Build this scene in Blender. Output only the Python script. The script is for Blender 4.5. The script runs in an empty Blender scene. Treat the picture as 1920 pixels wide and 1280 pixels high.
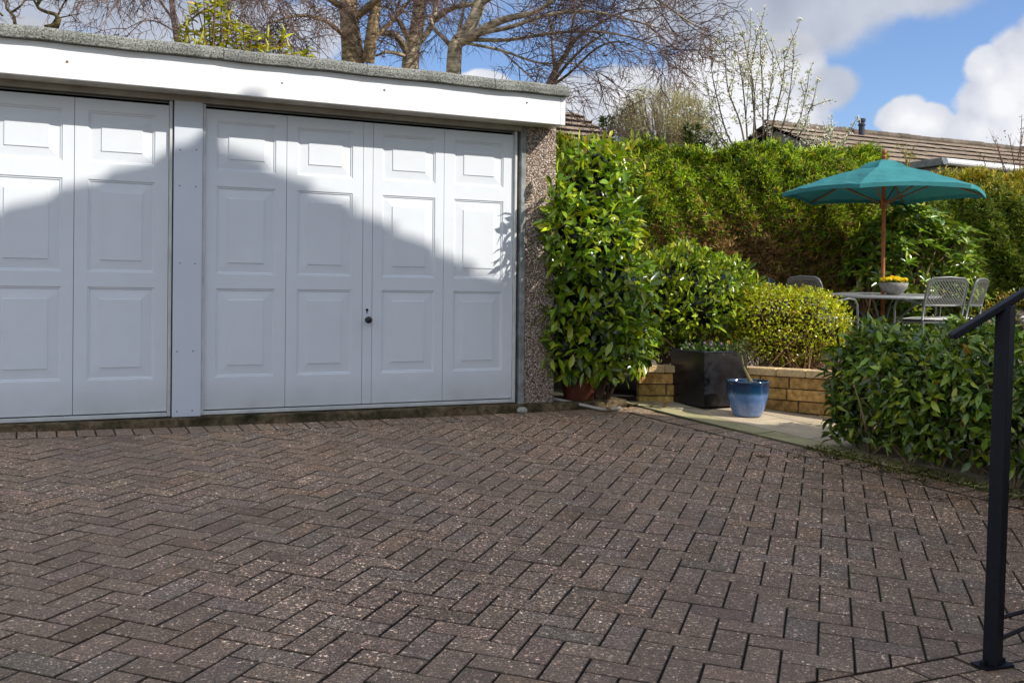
import bpy, math, random
import numpy as np
from mathutils import Vector, Matrix
random.seed(7)
rng = np.random.default_rng(11)
SC = bpy.context.scene
COL = SC.collection
R = math.radians

# ------------------------------------------------------------------ site survey (metres, camera at the origin)
GX, GY, GZ, HEAD = -1.8832, 6.1541, -0.7412, 0.449          # left jamb of the right hand garage door
DIRV = np.array([math.cos(HEAD), math.sin(HEAD)])
NRM = np.array([math.sin(HEAD), -math.cos(HEAD)])
SUN = np.array([0.73749, -0.33259, 0.58779])
G = (0.93125, -0.03551, 0.04132, 0.00131, 0.00371, 0.00401)

def zg(x, y):
    """height of the sloping drive"""
    x = min(max(x, -4.5), 3.2); y = min(max(y, 1.2), 7.7) - 4.5
    return -G[0] + G[1]*x + G[2]*y + G[3]*x*x + G[4]*x*y + G[5]*y*y

def gar(s, off, z):
    p = np.array([GX, GY]) + DIRV*s + NRM*off
    return (p[0], p[1], GZ + z)

# ------------------------------------------------------------------ object helpers
def link(o, parent=None):
    COL.objects.link(o)
    if parent is not None: o.parent = parent
    return o

def tag(o, label, cat, group=None, kind=None):
    if label: o['label'] = label
    if cat: o['category'] = cat
    if group: o['group'] = group
    if kind: o['kind'] = kind
    return o

def empty(name, loc, rz, label, cat, group=None):
    o = bpy.data.objects.new(name, None); o.empty_display_size = .1
    o.location = loc; o.rotation_euler = (0, 0, rz); link(o)
    return tag(o, label, cat, group)

class MB:
    def __init__(s): s.v = []; s.f = []; s.c = []
    def quad(s, *p, col=None):
        n = len(s.v); s.v += [tuple(q) for q in p]; s.f.append(tuple(range(n, n+len(p))))
        s.c += [col or (1, 1, 1)]*len(p)
    def box(s, x0, x1, y0, y1, z0, z1, col=None, M=None, bev=0):
        if bev > 0:
            b = bev
            pts = []
            for (x, y, z) in [(x0, y0, z0), (x1, y0, z0), (x1, y1, z0), (x0, y1, z0), (x0, y0, z1), (x1, y0, z1), (x1, y1, z1), (x0, y1, z1)]:
                sx = 1 if x == x0 else -1; sy = 1 if y == y0 else -1; sz = 1 if z == z0 else -1
                pts += [(x+sx*b, y+sy*b, z), (x+sx*b, y, z+sz*b), (x, y+sy*b, z+sz*b)]
            # hull faces by hand: 6 faces, 12 edges, 8 corners
            Z = lambda i: i*3; Y = lambda i: i*3+1; X = lambda i: i*3+2
            F = [(Z(0), Z(3), Z(2), Z(1)), (Z(4), Z(5), Z(6), Z(7)), (Y(0), Y(1), Y(5), Y(4)), (Y(2), Y(3), Y(7), Y(6)), (X(1), X(2), X(6), X(5)), (X(3), X(0), X(4), X(7))]
            for a, c in ((0, 1), (2, 3)):
                F.append((Z(a), Z(c), Y(c), Y(a)))
            for a, c in ((4, 5), (6, 7)):
                F.append((Z(a), Y(a), Y(c), Z(c)))
            for a, c in ((1, 2), (3, 0)):
                F.append((Z(a), Z(c), X(c), X(a)))
            for a, c in ((5, 6), (7, 4)):
                F.append((Z(a), X(a), X(c), Z(c)))
            for a in (0, 1, 2, 3):
                F.append((X(a), Y(a), Y(a+4), X(a+4)))
            for a in range(8): F.append((Z(a), Y(a), X(a)))
        else:
            pts = [(x0, y0, z0), (x1, y0, z0), (x1, y1, z0), (x0, y1, z0), (x0, y0, z1), (x1, y0, z1), (x1, y1, z1), (x0, y1, z1)]
            F = [(0, 3, 2, 1), (4, 5, 6, 7), (0, 1, 5, 4), (1, 2, 6, 5), (2, 3, 7, 6), (3, 0, 4, 7)]
        if M is not None: pts = [tuple(M @ Vector(p)) for p in pts]
        n = len(s.v); s.v += pts; s.f += [tuple(n+i for i in f) for f in F]
        s.c += [col or (1, 1, 1)]*len(pts)
        return s
    def tube(s, pts, r, sides=6, cap=True, col=None):
        pts = [Vector(p) for p in pts]
        if not hasattr(r, '__len__'): r = [r]*len(pts)
        n0 = len(s.v); up = None
        for i, p in enumerate(pts):
            t = (pts[min(i+1, len(pts)-1)] - pts[max(i-1, 0)])
            if t.length < 1e-9: t = Vector((0, 0, 1))
            t.normalize()
            if up is None:
                up = Vector((0, 0, 1)) if abs(t.z) < .9 else Vector((1, 0, 0))
            a = t.cross(up)
            if a.length < 1e-6: a = t.cross(Vector((1, 0, .3)))
            a.normalize(); b = a.cross(t); up = b
            for k in range(sides):
                an = 2*math.pi*k/sides
                q = p + a*(math.cos(an)*r[i]) + b*(math.sin(an)*r[i])
                s.v.append(q[:]); s.c.append(col or (1, 1, 1))
        for i in range(len(pts)-1):
            for k in range(sides):
                k2 = (k+1) % sides
                s.f.append((n0+i*sides+k, n0+i*sides+k2, n0+(i+1)*sides+k2, n0+(i+1)*sides+k))
        if cap and sides > 2:
            s.f.append(tuple(n0+k for k in range(sides)))
            e = n0+(len(pts)-1)*sides
            s.f.append(tuple(e+sides-1-k for k in range(sides)))
        return s
    def lathe(s, prof, n=32, c=(0, 0, 0), col=None):
        n0 = len(s.v)
        for (r, z) in prof:
            for k in range(n):
                a = 2*math.pi*k/n
                s.v.append((c[0]+r*math.cos(a), c[1]+r*math.sin(a), c[2]+z)); s.c.append(col or (1, 1, 1))
        for i in range(len(prof)-1):
            for k in range(n):
                k2 = (k+1) % n
                s.f.append((n0+i*n+k, n0+i*n+k2, n0+(i+1)*n+k2, n0+(i+1)*n+k))
        return s
    def build(s, name, mat, parent=None, smooth=False, cols=False):
        me = bpy.data.meshes.new(name); me.from_pydata(s.v, [], s.f); me.update()
        if cols: setcol(me, np.array(s.c, dtype=np.float32))
        if mat: me.materials.append(mat)
        if smooth: me.polygons.foreach_set('use_smooth', [True]*len(me.polygons))
        me.validate()
        return link(bpy.data.objects.new(name, me), parent)

def setcol(me, c):
    at = me.color_attributes.new('Col', 'FLOAT_COLOR', 'POINT')
    a = np.ones((len(c), 4), np.float32); a[:, :3] = c
    at.data.foreach_set('color', a.ravel())

def mesh_np(name, V, F, C, mat, parent=None, smooth=False):
    """V n,3 ; F list of (m,k) index arrays"""
    me = bpy.data.meshes.new(name)
    me.vertices.add(len(V)); me.vertices.foreach_set('co', np.asarray(V, np.float32).ravel())
    li = np.concatenate([f.ravel() for f in F]); tot = np.concatenate([np.full(len(f), f.shape[1]) for f in F])
    st = np.concatenate([[0], np.cumsum(tot)[:-1]])
    me.loops.add(len(li)); me.loops.foreach_set('vertex_index', li.astype(np.int32))
    me.polygons.add(len(tot)); me.polygons.foreach_set('loop_start', st.astype(np.int32))
    me.polygons.foreach_set('loop_total', tot.astype(np.int32))
    me.update(calc_edges=True)
    if C is not None: setcol(me, C)
    if mat: me.materials.append(mat)
    if smooth: me.polygons.foreach_set('use_smooth', np.ones(len(tot), bool))
    me.validate()
    return link(bpy.data.objects.new(name, me), parent)

def dup(root):
    r = root.copy(); COL.objects.link(r)
    for ch in list(root.children):
        c = ch.copy(); COL.objects.link(c); c.parent = r
        for g in list(ch.children):
            d = g.copy(); COL.objects.link(d); d.parent = c
    return r

# ------------------------------------------------------------------ materials
def mat(name, base=(.5, .5, .5), rough=.6, spec=.5, metal=0, col=False, noise=None, bump=None, transl=0, coat=0, tint=(1.25, 1.2, .5), extra=None):
    m = bpy.data.materials.new(name); m.use_nodes = True
    nt = m.node_tree; N = nt.nodes; L = nt.links
    b = N['Principled BSDF']; out = N['Material Output']
    b.inputs['Roughness'].default_value = rough; b.inputs['Metallic'].default_value = metal
    b.inputs['Specular IOR Level'].default_value = spec; b.inputs['Coat Weight'].default_value = coat
    tc = N.new('ShaderNodeTexCoord')
    if col:
        a = N.new('ShaderNodeAttribute'); a.attribute_name = 'Col'; cur = a.outputs['Color']
    else:
        a = N.new('ShaderNodeRGB'); a.outputs[0].default_value = (*base, 1); cur = a.outputs[0]
    for (sc, lo, hi, detail, colr) in (noise or []):
        n = N.new('ShaderNodeTexNoise'); n.inputs['Scale'].default_value = sc; n.inputs['Detail'].default_value = detail
        L.new(tc.outputs['Object'], n.inputs['Vector'])
        mr = N.new('ShaderNodeMapRange'); mr.inputs['From Min'].default_value = .3; mr.inputs['From Max'].default_value = .7
        L.new(n.outputs['Fac'], mr.inputs['Value'])
        if colr is None:
            mr.inputs['To Min'].default_value = lo; mr.inputs['To Max'].default_value = hi
            x = N.new('ShaderNodeVectorMath'); x.operation = 'SCALE'
            L.new(cur, x.inputs[0]); L.new(mr.outputs[0], x.inputs['Scale']); cur = x.outputs[0]
        else:
            mr.inputs['From Min'].default_value = lo; mr.inputs['From Max'].default_value = hi
            x = N.new('ShaderNodeMix'); x.data_type = 'RGBA'
            L.new(mr.outputs[0], x.inputs[0]); L.new(cur, x.inputs[6]); x.inputs[7].default_value = (*colr, 1); cur = x.outputs[2]
    L.new(cur, b.inputs['Base Color'])
    if bump:
        sc, st, dist = bump
        n = N.new('ShaderNodeTexNoise'); n.inputs['Scale'].default_value = sc; n.inputs['Detail'].default_value = 4
        L.new(tc.outputs['Object'], n.inputs['Vector'])
        bp = N.new('ShaderNodeBump'); bp.inputs['Strength'].default_value = st; bp.inputs['Distance'].default_value = dist
        L.new(n.outputs['Fac'], bp.inputs['Height']); L.new(bp.outputs[0], b.inputs['Normal'])
    if transl > 0:
        t = N.new('ShaderNodeBsdfTranslucent'); mx = N.new('ShaderNodeMixShader'); mx.inputs[0].default_value = transl
        br = N.new('ShaderNodeVectorMath'); br.operation = 'MULTIPLY'; br.inputs[1].default_value = tint
        L.new(cur, br.inputs[0]); L.new(br.outputs[0], t.inputs['Color'])
        L.new(b.outputs[0], mx.inputs[1]); L.new(t.outputs[0], mx.inputs[2]); L.new(mx.outputs[0], out.inputs['Surface'])
    if extra: extra(m, N, L, b, tc, cur)
    return m

def pebble(scale, cols, bumpd):
    def ex(m, N, L, b, tc, cur):
        v = N.new('ShaderNodeTexVoronoi'); v.inputs['Scale'].default_value = scale
        L.new(tc.outputs['Object'], v.inputs['Vector'])
        sp = N.new('ShaderNodeSeparateColor'); L.new(v.outputs['Color'], sp.inputs[0])
        r = N.new('ShaderNodeValToRGB'); cr = r.color_ramp
        while len(cr.elements) < len(cols): cr.elements.new(.5)
        for i, c in enumerate(cols):
            cr.elements[i].position = c[0]; cr.elements[i].color = (*c[1], 1)
        L.new(sp.outputs[0], r.inputs[0])
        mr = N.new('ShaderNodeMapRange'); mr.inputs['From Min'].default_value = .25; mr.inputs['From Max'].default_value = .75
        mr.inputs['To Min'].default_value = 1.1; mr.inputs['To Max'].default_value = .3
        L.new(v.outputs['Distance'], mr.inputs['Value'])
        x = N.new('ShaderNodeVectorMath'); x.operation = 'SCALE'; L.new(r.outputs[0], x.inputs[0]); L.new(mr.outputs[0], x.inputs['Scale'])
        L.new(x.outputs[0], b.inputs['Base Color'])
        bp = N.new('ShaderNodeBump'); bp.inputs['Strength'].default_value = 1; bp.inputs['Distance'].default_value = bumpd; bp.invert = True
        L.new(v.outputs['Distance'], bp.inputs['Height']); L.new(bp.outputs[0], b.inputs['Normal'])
    return ex

def speckle(m, N, L, b, tc, cur):
    """exposed-aggregate speckle of light, dark and rusty grains on the pavers, worn patches"""
    def ramp(src, st):
        r = N.new('ShaderNodeValToRGB'); cr = r.color_ramp; cr.interpolation = 'CONSTANT'
        while len(cr.elements) < len(st): cr.elements.new(.5)
        for i, c in enumerate(st):
            cr.elements[i].position = c[0]; cr.elements[i].color = (*c[1], 1)
        L.new(src, r.inputs[0]); return r.outputs[0]
    def vor(sc):
        v = N.new('ShaderNodeTexVoronoi'); v.inputs['Scale'].default_value = sc; L.new(tc.outputs['Object'], v.inputs['Vector'])
        sp = N.new('ShaderNodeSeparateColor'); L.new(v.outputs['Color'], sp.inputs[0]); return sp
    def mixc(f, a, c):
        mx = N.new('ShaderNodeMix'); mx.data_type = 'RGBA'
        L.new(f, mx.inputs[0])
        for k, q in ((6, a), (7, c)):
            if isinstance(q, tuple): mx.inputs[k].default_value = (*q, 1)
            else: L.new(q, mx.inputs[k])
        return mx.outputs[2]
    fine = vor(250); big = vor(125)
    rf = ramp(fine.outputs[1], [(0, (.30, .29, .29)), (.22, (.62, .58, .54)), (.42, (.98, .90, .80)), (.58, (1.2, 1.02, .82)), (.76, (1.45, 1.34, 1.2)), (.88, (2.3, 2.2, 2.05)), (.96, (3.6, 3.5, 3.3))])
    rb = ramp(big.outputs[0], [(0, (.62, .60, .60)), (.18, (.95, .93, .9)), (.62, (1.05, 1.0, .93)), (.86, (1.35, 1.2, 1.0)), (.935, (2.6, 2.55, 2.45)), (.975, (4.4, 4.3, 4.2))])
    n = N.new('ShaderNodeTexNoise'); n.inputs['Scale'].default_value = .55; n.inputs['Detail'].default_value = 3
    L.new(tc.outputs['Object'], n.inputs['Vector'])
    mr = N.new('ShaderNodeMapRange'); mr.inputs['From Min'].default_value = .35; mr.inputs['From Max'].default_value = .62
    mr.inputs['To Min'].default_value = .40; mr.inputs['To Max'].default_value = 1
    L.new(n.outputs['Fac'], mr.inputs['Value'])
    m1 = N.new('ShaderNodeVectorMath'); m1.operation = 'MULTIPLY'; L.new(rf, m1.inputs[0]); L.new(rb, m1.inputs[1])
    sp = mixc(mr.outputs[0], (1, .93, .86), m1.outputs[0])
    # damp mossy tint in places
    n2 = N.new('ShaderNodeTexNoise'); n2.inputs['Scale'].default_value = 1.7; n2.inputs['Detail'].default_value = 6; L.new(tc.outputs['Object'], n2.inputs['Vector'])
    mr2 = N.new('ShaderNodeMapRange'); mr2.inputs['From Min'].default_value = .56; mr2.inputs['From Max'].default_value = .74; mr2.inputs['To Max'].default_value = .30; L.new(n2.outputs['Fac'], mr2.inputs['Value'])
    mu = N.new('ShaderNodeVectorMath'); mu.operation = 'MULTIPLY'; L.new(cur, mu.inputs[0]); L.new(sp, mu.inputs[1])
    fin = mixc(mr2.outputs[0], mu.outputs[0], (.13, .115, .06))
    L.new(fin, b.inputs['Base Color'])
    bp = N.new('ShaderNodeBump'); bp.inputs['Strength'].default_value = .7; bp.inputs['Distance'].default_value = .0015
    L.new(fine.outputs[2], bp.inputs['Height']); L.new(bp.outputs[0], b.inputs['Normal'])

def glaze(m, N, L, b, tc, cur):
    sx = N.new('ShaderNodeSeparateXYZ'); L.new(tc.outputs['Object'], sx.inputs[0])
    w = N.new('ShaderNodeTexNoise'); w.inputs['Scale'].default_value = 30
    mp = N.new('ShaderNodeMapping'); mp.inputs['Scale'].default_value = (1.2, 1.2, .08); L.new(tc.outputs['Object'], mp.inputs[0]); L.new(mp.outputs[0], w.inputs['Vector'])
    ad = N.new('ShaderNodeMath'); ad.operation = 'MULTIPLY_ADD'; ad.inputs[1].default_value = .03; L.new(w.outputs['Fac'], ad.inputs[0]); L.new(sx.outputs['Z'], ad.inputs[2])
    mr = N.new('ShaderNodeMapRange'); mr.inputs['From Max'].default_value = .27; L.new(ad.outputs[0], mr.inputs['Value'])
    r = N.new('ShaderNodeValToRGB'); cr = r.color_ramp
    st = [(0, (.24, .17, .10)), (.06, (.12, .19, .34)), (.5, (.075, .155, .35)), (.6, (.10, .20, .38)), (.68, (.010, .055, .12)), (.9, (.005, .022, .065)), (1, (.02, .055, .10))]
    while len(cr.elements) < len(st): cr.elements.new(.5)
    for i, c in enumerate(st):
        cr.elements[i].position = c[0]; cr.elements[i].color = (*c[1], 1)
    L.new(mr.outputs[0], r.inputs[0])
    mm = N.new('ShaderNodeMapRange'); mm.inputs['To Min'].default_value = .75; mm.inputs['To Max'].default_value = 1.3; L.new(w.outputs['Fac'], mm.inputs['Value'])
    x = N.new('ShaderNodeVectorMath'); x.operation = 'SCALE'; L.new(r.outputs[0], x.inputs[0]); L.new(mm.outputs[0], x.inputs['Scale'])
    L.new(x.outputs[0], b.inputs['Base Color'])

def doorgrain(m, N, L, b, tc, cur):
    mp = N.new('ShaderNodeMapping'); mp.inputs['Scale'].default_value = (160, 160, 6); L.new(tc.outputs['Object'], mp.inputs[0])
    n = N.new('ShaderNodeTexNoise'); n.inputs['Scale'].default_value = 1.5; n.inputs['Detail'].default_value = 3; L.new(mp.outputs[0], n.inputs['Vector'])
    bp = N.new('ShaderNodeBump'); bp.inputs['Strength'].default_value = .25; bp.inputs['Distance'].default_value = .0008
    L.new(n.outputs['Fac'], bp.inputs['Height']); L.new(bp.outputs[0], b.inputs['Normal'])
    # grime towards the foot of the door
    sx = N.new('ShaderNodeSeparateXYZ'); L.new(tc.outputs['Object'], sx.inputs[0])
    mr = N.new('ShaderNodeMapRange'); mr.inputs['From Min'].default_value = .0; mr.inputs['From Max'].default_value = .22; mr.inputs['To Min'].default_value = .75; mr.inputs['To Max'].default_value = 0
    L.new(sx.outputs['Z'], mr.inputs['Value'])
    n2 = N.new('ShaderNodeTexNoise'); n2.inputs['Scale'].default_value = 5; n2.inputs['Detail'].default_value = 6; L.new(tc.outputs['Object'], n2.inputs['Vector'])
    mu = N.new('ShaderNodeMath'); mu.operation = 'MULTIPLY'; L.new(mr.outputs[0], mu.inputs[0]); L.new(n2.outputs['Fac'], mu.inputs[1])
    mx = N.new('ShaderNodeMix'); mx.data_type = 'RGBA'; L.new(mu.outputs[0], mx.inputs[0]); L.new(cur, mx.inputs[6]); mx.inputs[7].default_value = (.33, .29, .21, 1)
    L.new(mx.outputs[2], b.inputs['Base Color'])

def barkx(m, N, L, b, tc, cur):
    mp = N.new('ShaderNodeMapping'); mp.inputs['Scale'].default_value = (5, 5, 14); L.new(tc.outputs['Object'], mp.inputs[0])
    n = N.new('ShaderNodeTexNoise'); n.inputs['Scale'].default_value = 1.6; n.inputs['Detail'].default_value = 6; n.inputs['Roughness'].default_value = .7; L.new(mp.outputs[0], n.inputs['Vector'])
    mr = N.new('ShaderNodeMapRange'); mr.inputs['From Min'].default_value = .42; mr.inputs['From Max'].default_value = .62; mr.inputs['To Min'].default_value = .35; mr.inputs['To Max'].default_value = 1.15; L.new(n.outputs['Fac'], mr.inputs['Value'])
    x = N.new('ShaderNodeVectorMath'); x.operation = 'SCALE'; L.new(cur, x.inputs[0]); L.new(mr.outputs[0], x.inputs['Scale']); L.new(x.outputs[0], b.inputs['Base Color'])
    bp = N.new('ShaderNodeBump'); bp.inputs['Strength'].default_value = .8; bp.inputs['Distance'].default_value = .02
    L.new(n.outputs['Fac'], bp.inputs['Height']); L.new(bp.outputs[0], b.inputs['Normal'])

M = {}
M['door'] = mat('door_paint', (.735, .775, .812), .42, .4, noise=[(1.3, .96, 1.02, 3, None), (9, .975, 1.01, 5, None)], extra=doorgrain)
M['fascia'] = mat('fascia_paint', (.88, .88, .87), .5, .4, noise=[(2.2, .96, 1.02, 5, None)], bump=(60, .1, .002))
M['pier'] = mat('pier_sheet', (.655, .70, .765), .4, .4, noise=[(1.7, .96, 1.02, 3, None)])
M['lintel'] = mat('weathered_trim', (.42, .39, .33), .7, .3, noise=[(9, .8, 1.15, 6, None)])
M['frame'] = mat('door_frame_paint', (.62, .63, .61), .5, .4, noise=[(8, .8, 1.1, 6, None)])
M['gap'] = mat('dark_gap', (.012, .012, .013), .9, .1)
M['cement'] = mat('cement', (.30, .31, .30), .9, .2, noise=[(14, .6, 1.25, 6, None), (3, .55, .8, 5, (.12, .13, .10))], bump=(60, .5, .004))
M['sill'] = mat('mossy_concrete', (.135, .10, .058), .95, .1, noise=[(28, .4, 1.6, 6, None), (5, .45, .7, 6, (.025, .028, .012))], bump=(70, .9, .01))
M['felt'] = mat('mineral_felt', (.19, .195, .175), .9, .2, noise=[(110, .25, 2.1, 2, None), (6, .75, 1.2, 5, None)], bump=(230, .8, .004))
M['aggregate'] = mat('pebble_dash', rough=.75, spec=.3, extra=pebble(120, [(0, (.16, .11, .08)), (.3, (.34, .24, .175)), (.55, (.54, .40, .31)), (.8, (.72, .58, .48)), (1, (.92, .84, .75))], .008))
M['bricksheet'] = mat('joint_sand', (.034, .031, .028), .95, .1, noise=[(20, .6, 1.4, 4, None), (.9, .5, .7, 5, (.050, .058, .018)), (7, .56, .7, 5, (.06, .05, .03))])
M['paver'] = mat('block_paver', rough=.72, spec=.35, col=True, noise=[(1.1, .86, 1.12, 4, None), (26, .88, 1.1, 3, None)], extra=speckle)
M['slab'] = mat('sandstone_slab', rough=.85, spec=.2, col=True, noise=[(7, .85, 1.12, 5, None), (2.2, .56, .74, 6, (.20, .19, .08)), (60, .9, 1.1, 2, None)], bump=(45, .3, .004))
M['gravel'] = mat('gravel_chips', rough=.85, spec=.2, extra=pebble(48, [(0, (.12, .09, .06)), (.3, (.26, .20, .14)), (.7, (.42, .34, .25)), (1, (.62, .55, .46))], .02))
M['soil'] = mat('leaf_litter_soil', (.03, .022, .014), .95, .1, noise=[(40, .4, 2.2, 5, None)], bump=(40, 1, .03))
M['stone'] = mat('rough_wall_block', rough=.9, spec=.15, col=True, noise=[(24, .6, 1.3, 6, None), (6, .8, 1.15, 4, None)], bump=(38, 1, .02))
M['coping'] = mat('coping_block', rough=.9, spec=.15, col=True, noise=[(40, .8, 1.15, 5, None), (5, .88, 1.1, 4, None)], bump=(70, .7, .006))
M['black'] = mat('black_glaze', (.010, .010, .012), .22, .5, noise=[(11, .6, 1.9, 6, None)], bump=(9, .12, .01))
M['blueglaze'] = mat('blue_glaze', rough=.12, spec=.6, coat=.4, extra=glaze)
M['terracotta'] = mat('terracotta', (.12, .035, .02), .8, .2, noise=[(12, .6, 1.2, 5, None)])
M['leaf'] = mat('leaf', rough=.38, spec=.5, col=True, transl=.25)
M['leafgloss'] = mat('glossy_leaf', rough=.24, spec=.6, col=True, transl=.18)
M['needle'] = mat('conifer_spray', rough=.6, spec=.25, col=True, transl=.22)
M['petal'] = mat('petal', rough=.6, spec=.2, col=True, transl=.35, tint=(1, 1, 1))
M['twig'] = mat('twig', rough=.75, spec=.2, col=True)
M['bark'] = mat('birch_bark', rough=.85, spec=.15, col=True, extra=barkx)
M['stem'] = mat('woody_stem', (.10, .06, .035), .8, .2, noise=[(30, .6, 1.4, 4, None)])
M['canvas'] = mat('green_canvas', tint=(1, 1, 1), base=(.050, .245, .255), rough=.8, spec=.2, noise=[(2.2, .84, 1.12, 5, None), (14, .95, 1.04, 4, None)], transl=.07, bump=(500, .1, .001))
M['teak'] = mat('teak_pole', (.30, .105, .030), .5, .4, noise=[(12, .8, 1.2, 4, None)])
M['alu'] = mat('grey_powder_coat', (.155, .16, .152), .38, .5, metal=.15)
M['mesh'] = mat('perforated_steel', (.165, .17, .155), .4, .5, metal=.15)
M['tabletop'] = mat('table_top_sheet', (.30, .31, .31), .3, .5)
M['cushion'] = mat('cream_cushion', (.62, .60, .54), .9, .2)
M['bowl'] = mat('stone_bowl', (.27, .25, .23), .85, .2, noise=[(22, .8, 1.2, 4, None)])
M['iron'] = mat('black_rail_paint', (.005, .005, .008), .5, .28, noise=[(60, .7, 1.5, 3, None)], bump=(220, .3, .001))
M['tile'] = mat('concrete_tile', rough=.85, spec=.2, col=True, noise=[(5, .7, 1.2, 5, None), (30, .8, 1.2, 3, None)])
M['white'] = mat('white_plastic', (.78, .78, .76), .5, .4)
M['render'] = mat('painted_render', (.33, .30, .25), .9, .2, noise=[(6, .9, 1.06, 4, None)])
M['leadpipe'] = mat('dark_vent', (.022, .03, .045), .5, .4)
M['glass'] = mat('window_glass', (.03, .035, .04), .06, .6)
M['hose'] = mat('pale_hose', (.42, .40, .34), .5, .4)
M['stonechip'] = mat('pale_pebble', (.36, .37, .31), .8, .2, noise=[(60, .7, 1.2, 3, None)])
M['steel'] = mat('bolt_zinc', (.20, .20, .19), .4, .5, metal=.7)
M['rust'] = mat('rusty_bolt', (.30, .16, .06), .7, .3)
M['ground'] = mat('ground_earth', (.06, .06, .03), .95, .1, noise=[(.5, .7, 1.3, 5, None)])

# ------------------------------------------------------------------ world, sun, camera
w = bpy.data.worlds.new('World'); SC.world = w; w.use_nodes = True
def build_world():
    nt = w.node_tree; N = nt.nodes; L = nt.links; N.clear()
    out = N.new('ShaderNodeOutputWorld'); bg = N.new('ShaderNodeBackground'); L.new(bg.outputs[0], out.inputs[0])
    sky = N.new('ShaderNodeTexSky'); sky.sky_type = 'NISHITA'; sky.sun_disc = False
    sky.sun_elevation = math.asin(SUN[2]); sky.sun_rotation = math.atan2(SUN[0], SUN[1])
    sky.air_density = 1.0; sky.dust_density = .3; sky.ozone_density = 2.2
    tc = N.new('ShaderNodeTexCoord'); D = tc.outputs['Generated']
    def vm(op, a, b=None, s=None):
        n = N.new('ShaderNodeVectorMath'); n.operation = op
        for i, q in enumerate((a, b)):
            if q is None: continue
            if isinstance(q, tuple): n.inputs[i].default_value = q
            else: L.new(q, n.inputs[i])
        if s is not None: n.inputs['Scale'].default_value = s
        return n
    def ma(op, a, b=None, c=None, clamp=False):
        n = N.new('ShaderNodeMath'); n.operation = op; n.use_clamp = clamp
        for i, q in enumerate((a, b, c)):
            if q is None: continue
            if isinstance(q, (int, float)): n.inputs[i].default_value = q
            else: L.new(q, n.inputs[i])
        return n.outputs[0]
    def noise(vec, sc, det=8, ro=.55, off=(0, 0, 0)):
        n = N.new('ShaderNodeTexNoise'); n.inputs['Scale'].default_value = sc; n.inputs['Detail'].default_value = det; n.inputs['Roughness'].default_value = ro
        L.new(vm('ADD', vec, off).outputs[0], n.inputs['Vector']); return n.outputs['Fac']
    warp = N.new('ShaderNodeTexNoise'); warp.inputs['Scale'].default_value = 9; warp.inputs['Detail'].default_value = 3; L.new(D, warp.inputs['Vector'])
    wv = vm('SCALE', vm('SUBTRACT', warp.outputs['Color'], (.5, .5, .5)).outputs[0], s=.035).outputs[0]
    Dw = vm('ADD', D, wv).outputs[0]
    def blob(c, r, stretch=1.0):
        d = vm('SUBTRACT', Dw, tuple(c)).outputs[0]
        d = vm('MULTIPLY', d, (1/stretch, 1/stretch, 1)).outputs[0]
        ln = vm('LENGTH', d).outputs['Value']
        return ma('SUBTRACT', 1.0, ma('DIVIDE', ln, r), clamp=True)
    n1 = noise(D, 11, 9, .58); n2 = noise(D, 30, 6, .6, (3, 1, 2))
    nsum = ma('ADD', ma('MULTIPLY', ma('SUBTRACT', n1, .5), 1.25), ma('MULTIPLY', ma('SUBTRACT', n2, .5), .45))
    def ray(px, py):      # direction of a cloud seen from the drive
        v = np.array([(px-960)/1880.0, 1.0, -(py-555)/1900.0 - .0096*(px-960)/1900*-1]); return v/np.linalg.norm(v)
    white = [(1310, 150, 70, 1.3), (1400, 150, 75, 1.2), (1470, 110, 50, 1.6), (1440, 215, 70, 1.6), (1330, 230, 80, 1.5), (1690, 222, 42, 1.2), (1735, 232, 40, 1.3), (1905, 150, 82, 1), (1850, 190, 70, 1.1), (1925, 235, 90, 1.2), (1812, 245, 45, 1.5), (1830, 135, 36, 1.4), (1985, 100, 90, 1), (2080, 180, 160, 1.2), (1180, 190, 70, 1.8), (1080, 200, 70, 1.8), (900, 160, 36, 2), (60, 75, 40, 1.6), (-60, 120, 90, 1.6)]
    grey = [(1330, 10, 70, 2.6), (1500, 20, 75, 2.4), (1640, -5, 60, 2.6), (1560, 150, 42, 1.0), (1440, 40, 60, 1.4), (1430, -120, 150, 2.2), (1000, -260, 220, 3), (1250, -60, 60, 2), (330, 20, 95, 2.2), (60, 0, 70, 2), (560, 60, 60, 1.6)]
    def total(lst):
        acc = None
        for (px, py, r, s) in lst:
            b = blob(ray(px, py), r/1900*1.35, s)
            acc = b if acc is None else ma('MAXIMUM', acc, b)
        return acc
    tw = total(white); tg = total(grey)
    def dens(t, k, lo, hi):
        m = N.new('ShaderNodeMapRange'); m.interpolation_type = 'SMOOTHSTEP'; m.inputs['From Min'].default_value = lo; m.inputs['From Max'].default_value = hi
        L.new(ma('ADD', t, ma('MULTIPLY', nsum, k)), m.inputs['Value'])
        return m.outputs[0]
    dw = dens(tw, .55, .26, .42); dg = dens(tg, .6, .16, .50)
    # broken bright cloud added out of view, behind and overhead, to lift the shade
    sep = N.new('ShaderNodeSeparateXYZ'); L.new(D, sep.inputs[0])
    back = N.new('ShaderNodeMapRange'); back.inputs['From Min'].default_value = .62; back.inputs['From Max'].default_value = .35; L.new(sep.outputs['Y'], back.inputs['Value'])
    n3 = noise(D, 2.6, 8, .6, (5, 5, 5))
    cb = N.new('ShaderNodeMapRange'); cb.interpolation_type = 'SMOOTHSTEP'; cb.inputs['From Min'].default_value = .44; cb.inputs['From Max'].default_value = .58; L.new(n3, cb.inputs['Value'])
    db = ma('MULTIPLY', cb.outputs[0], back.outputs[0])
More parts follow.
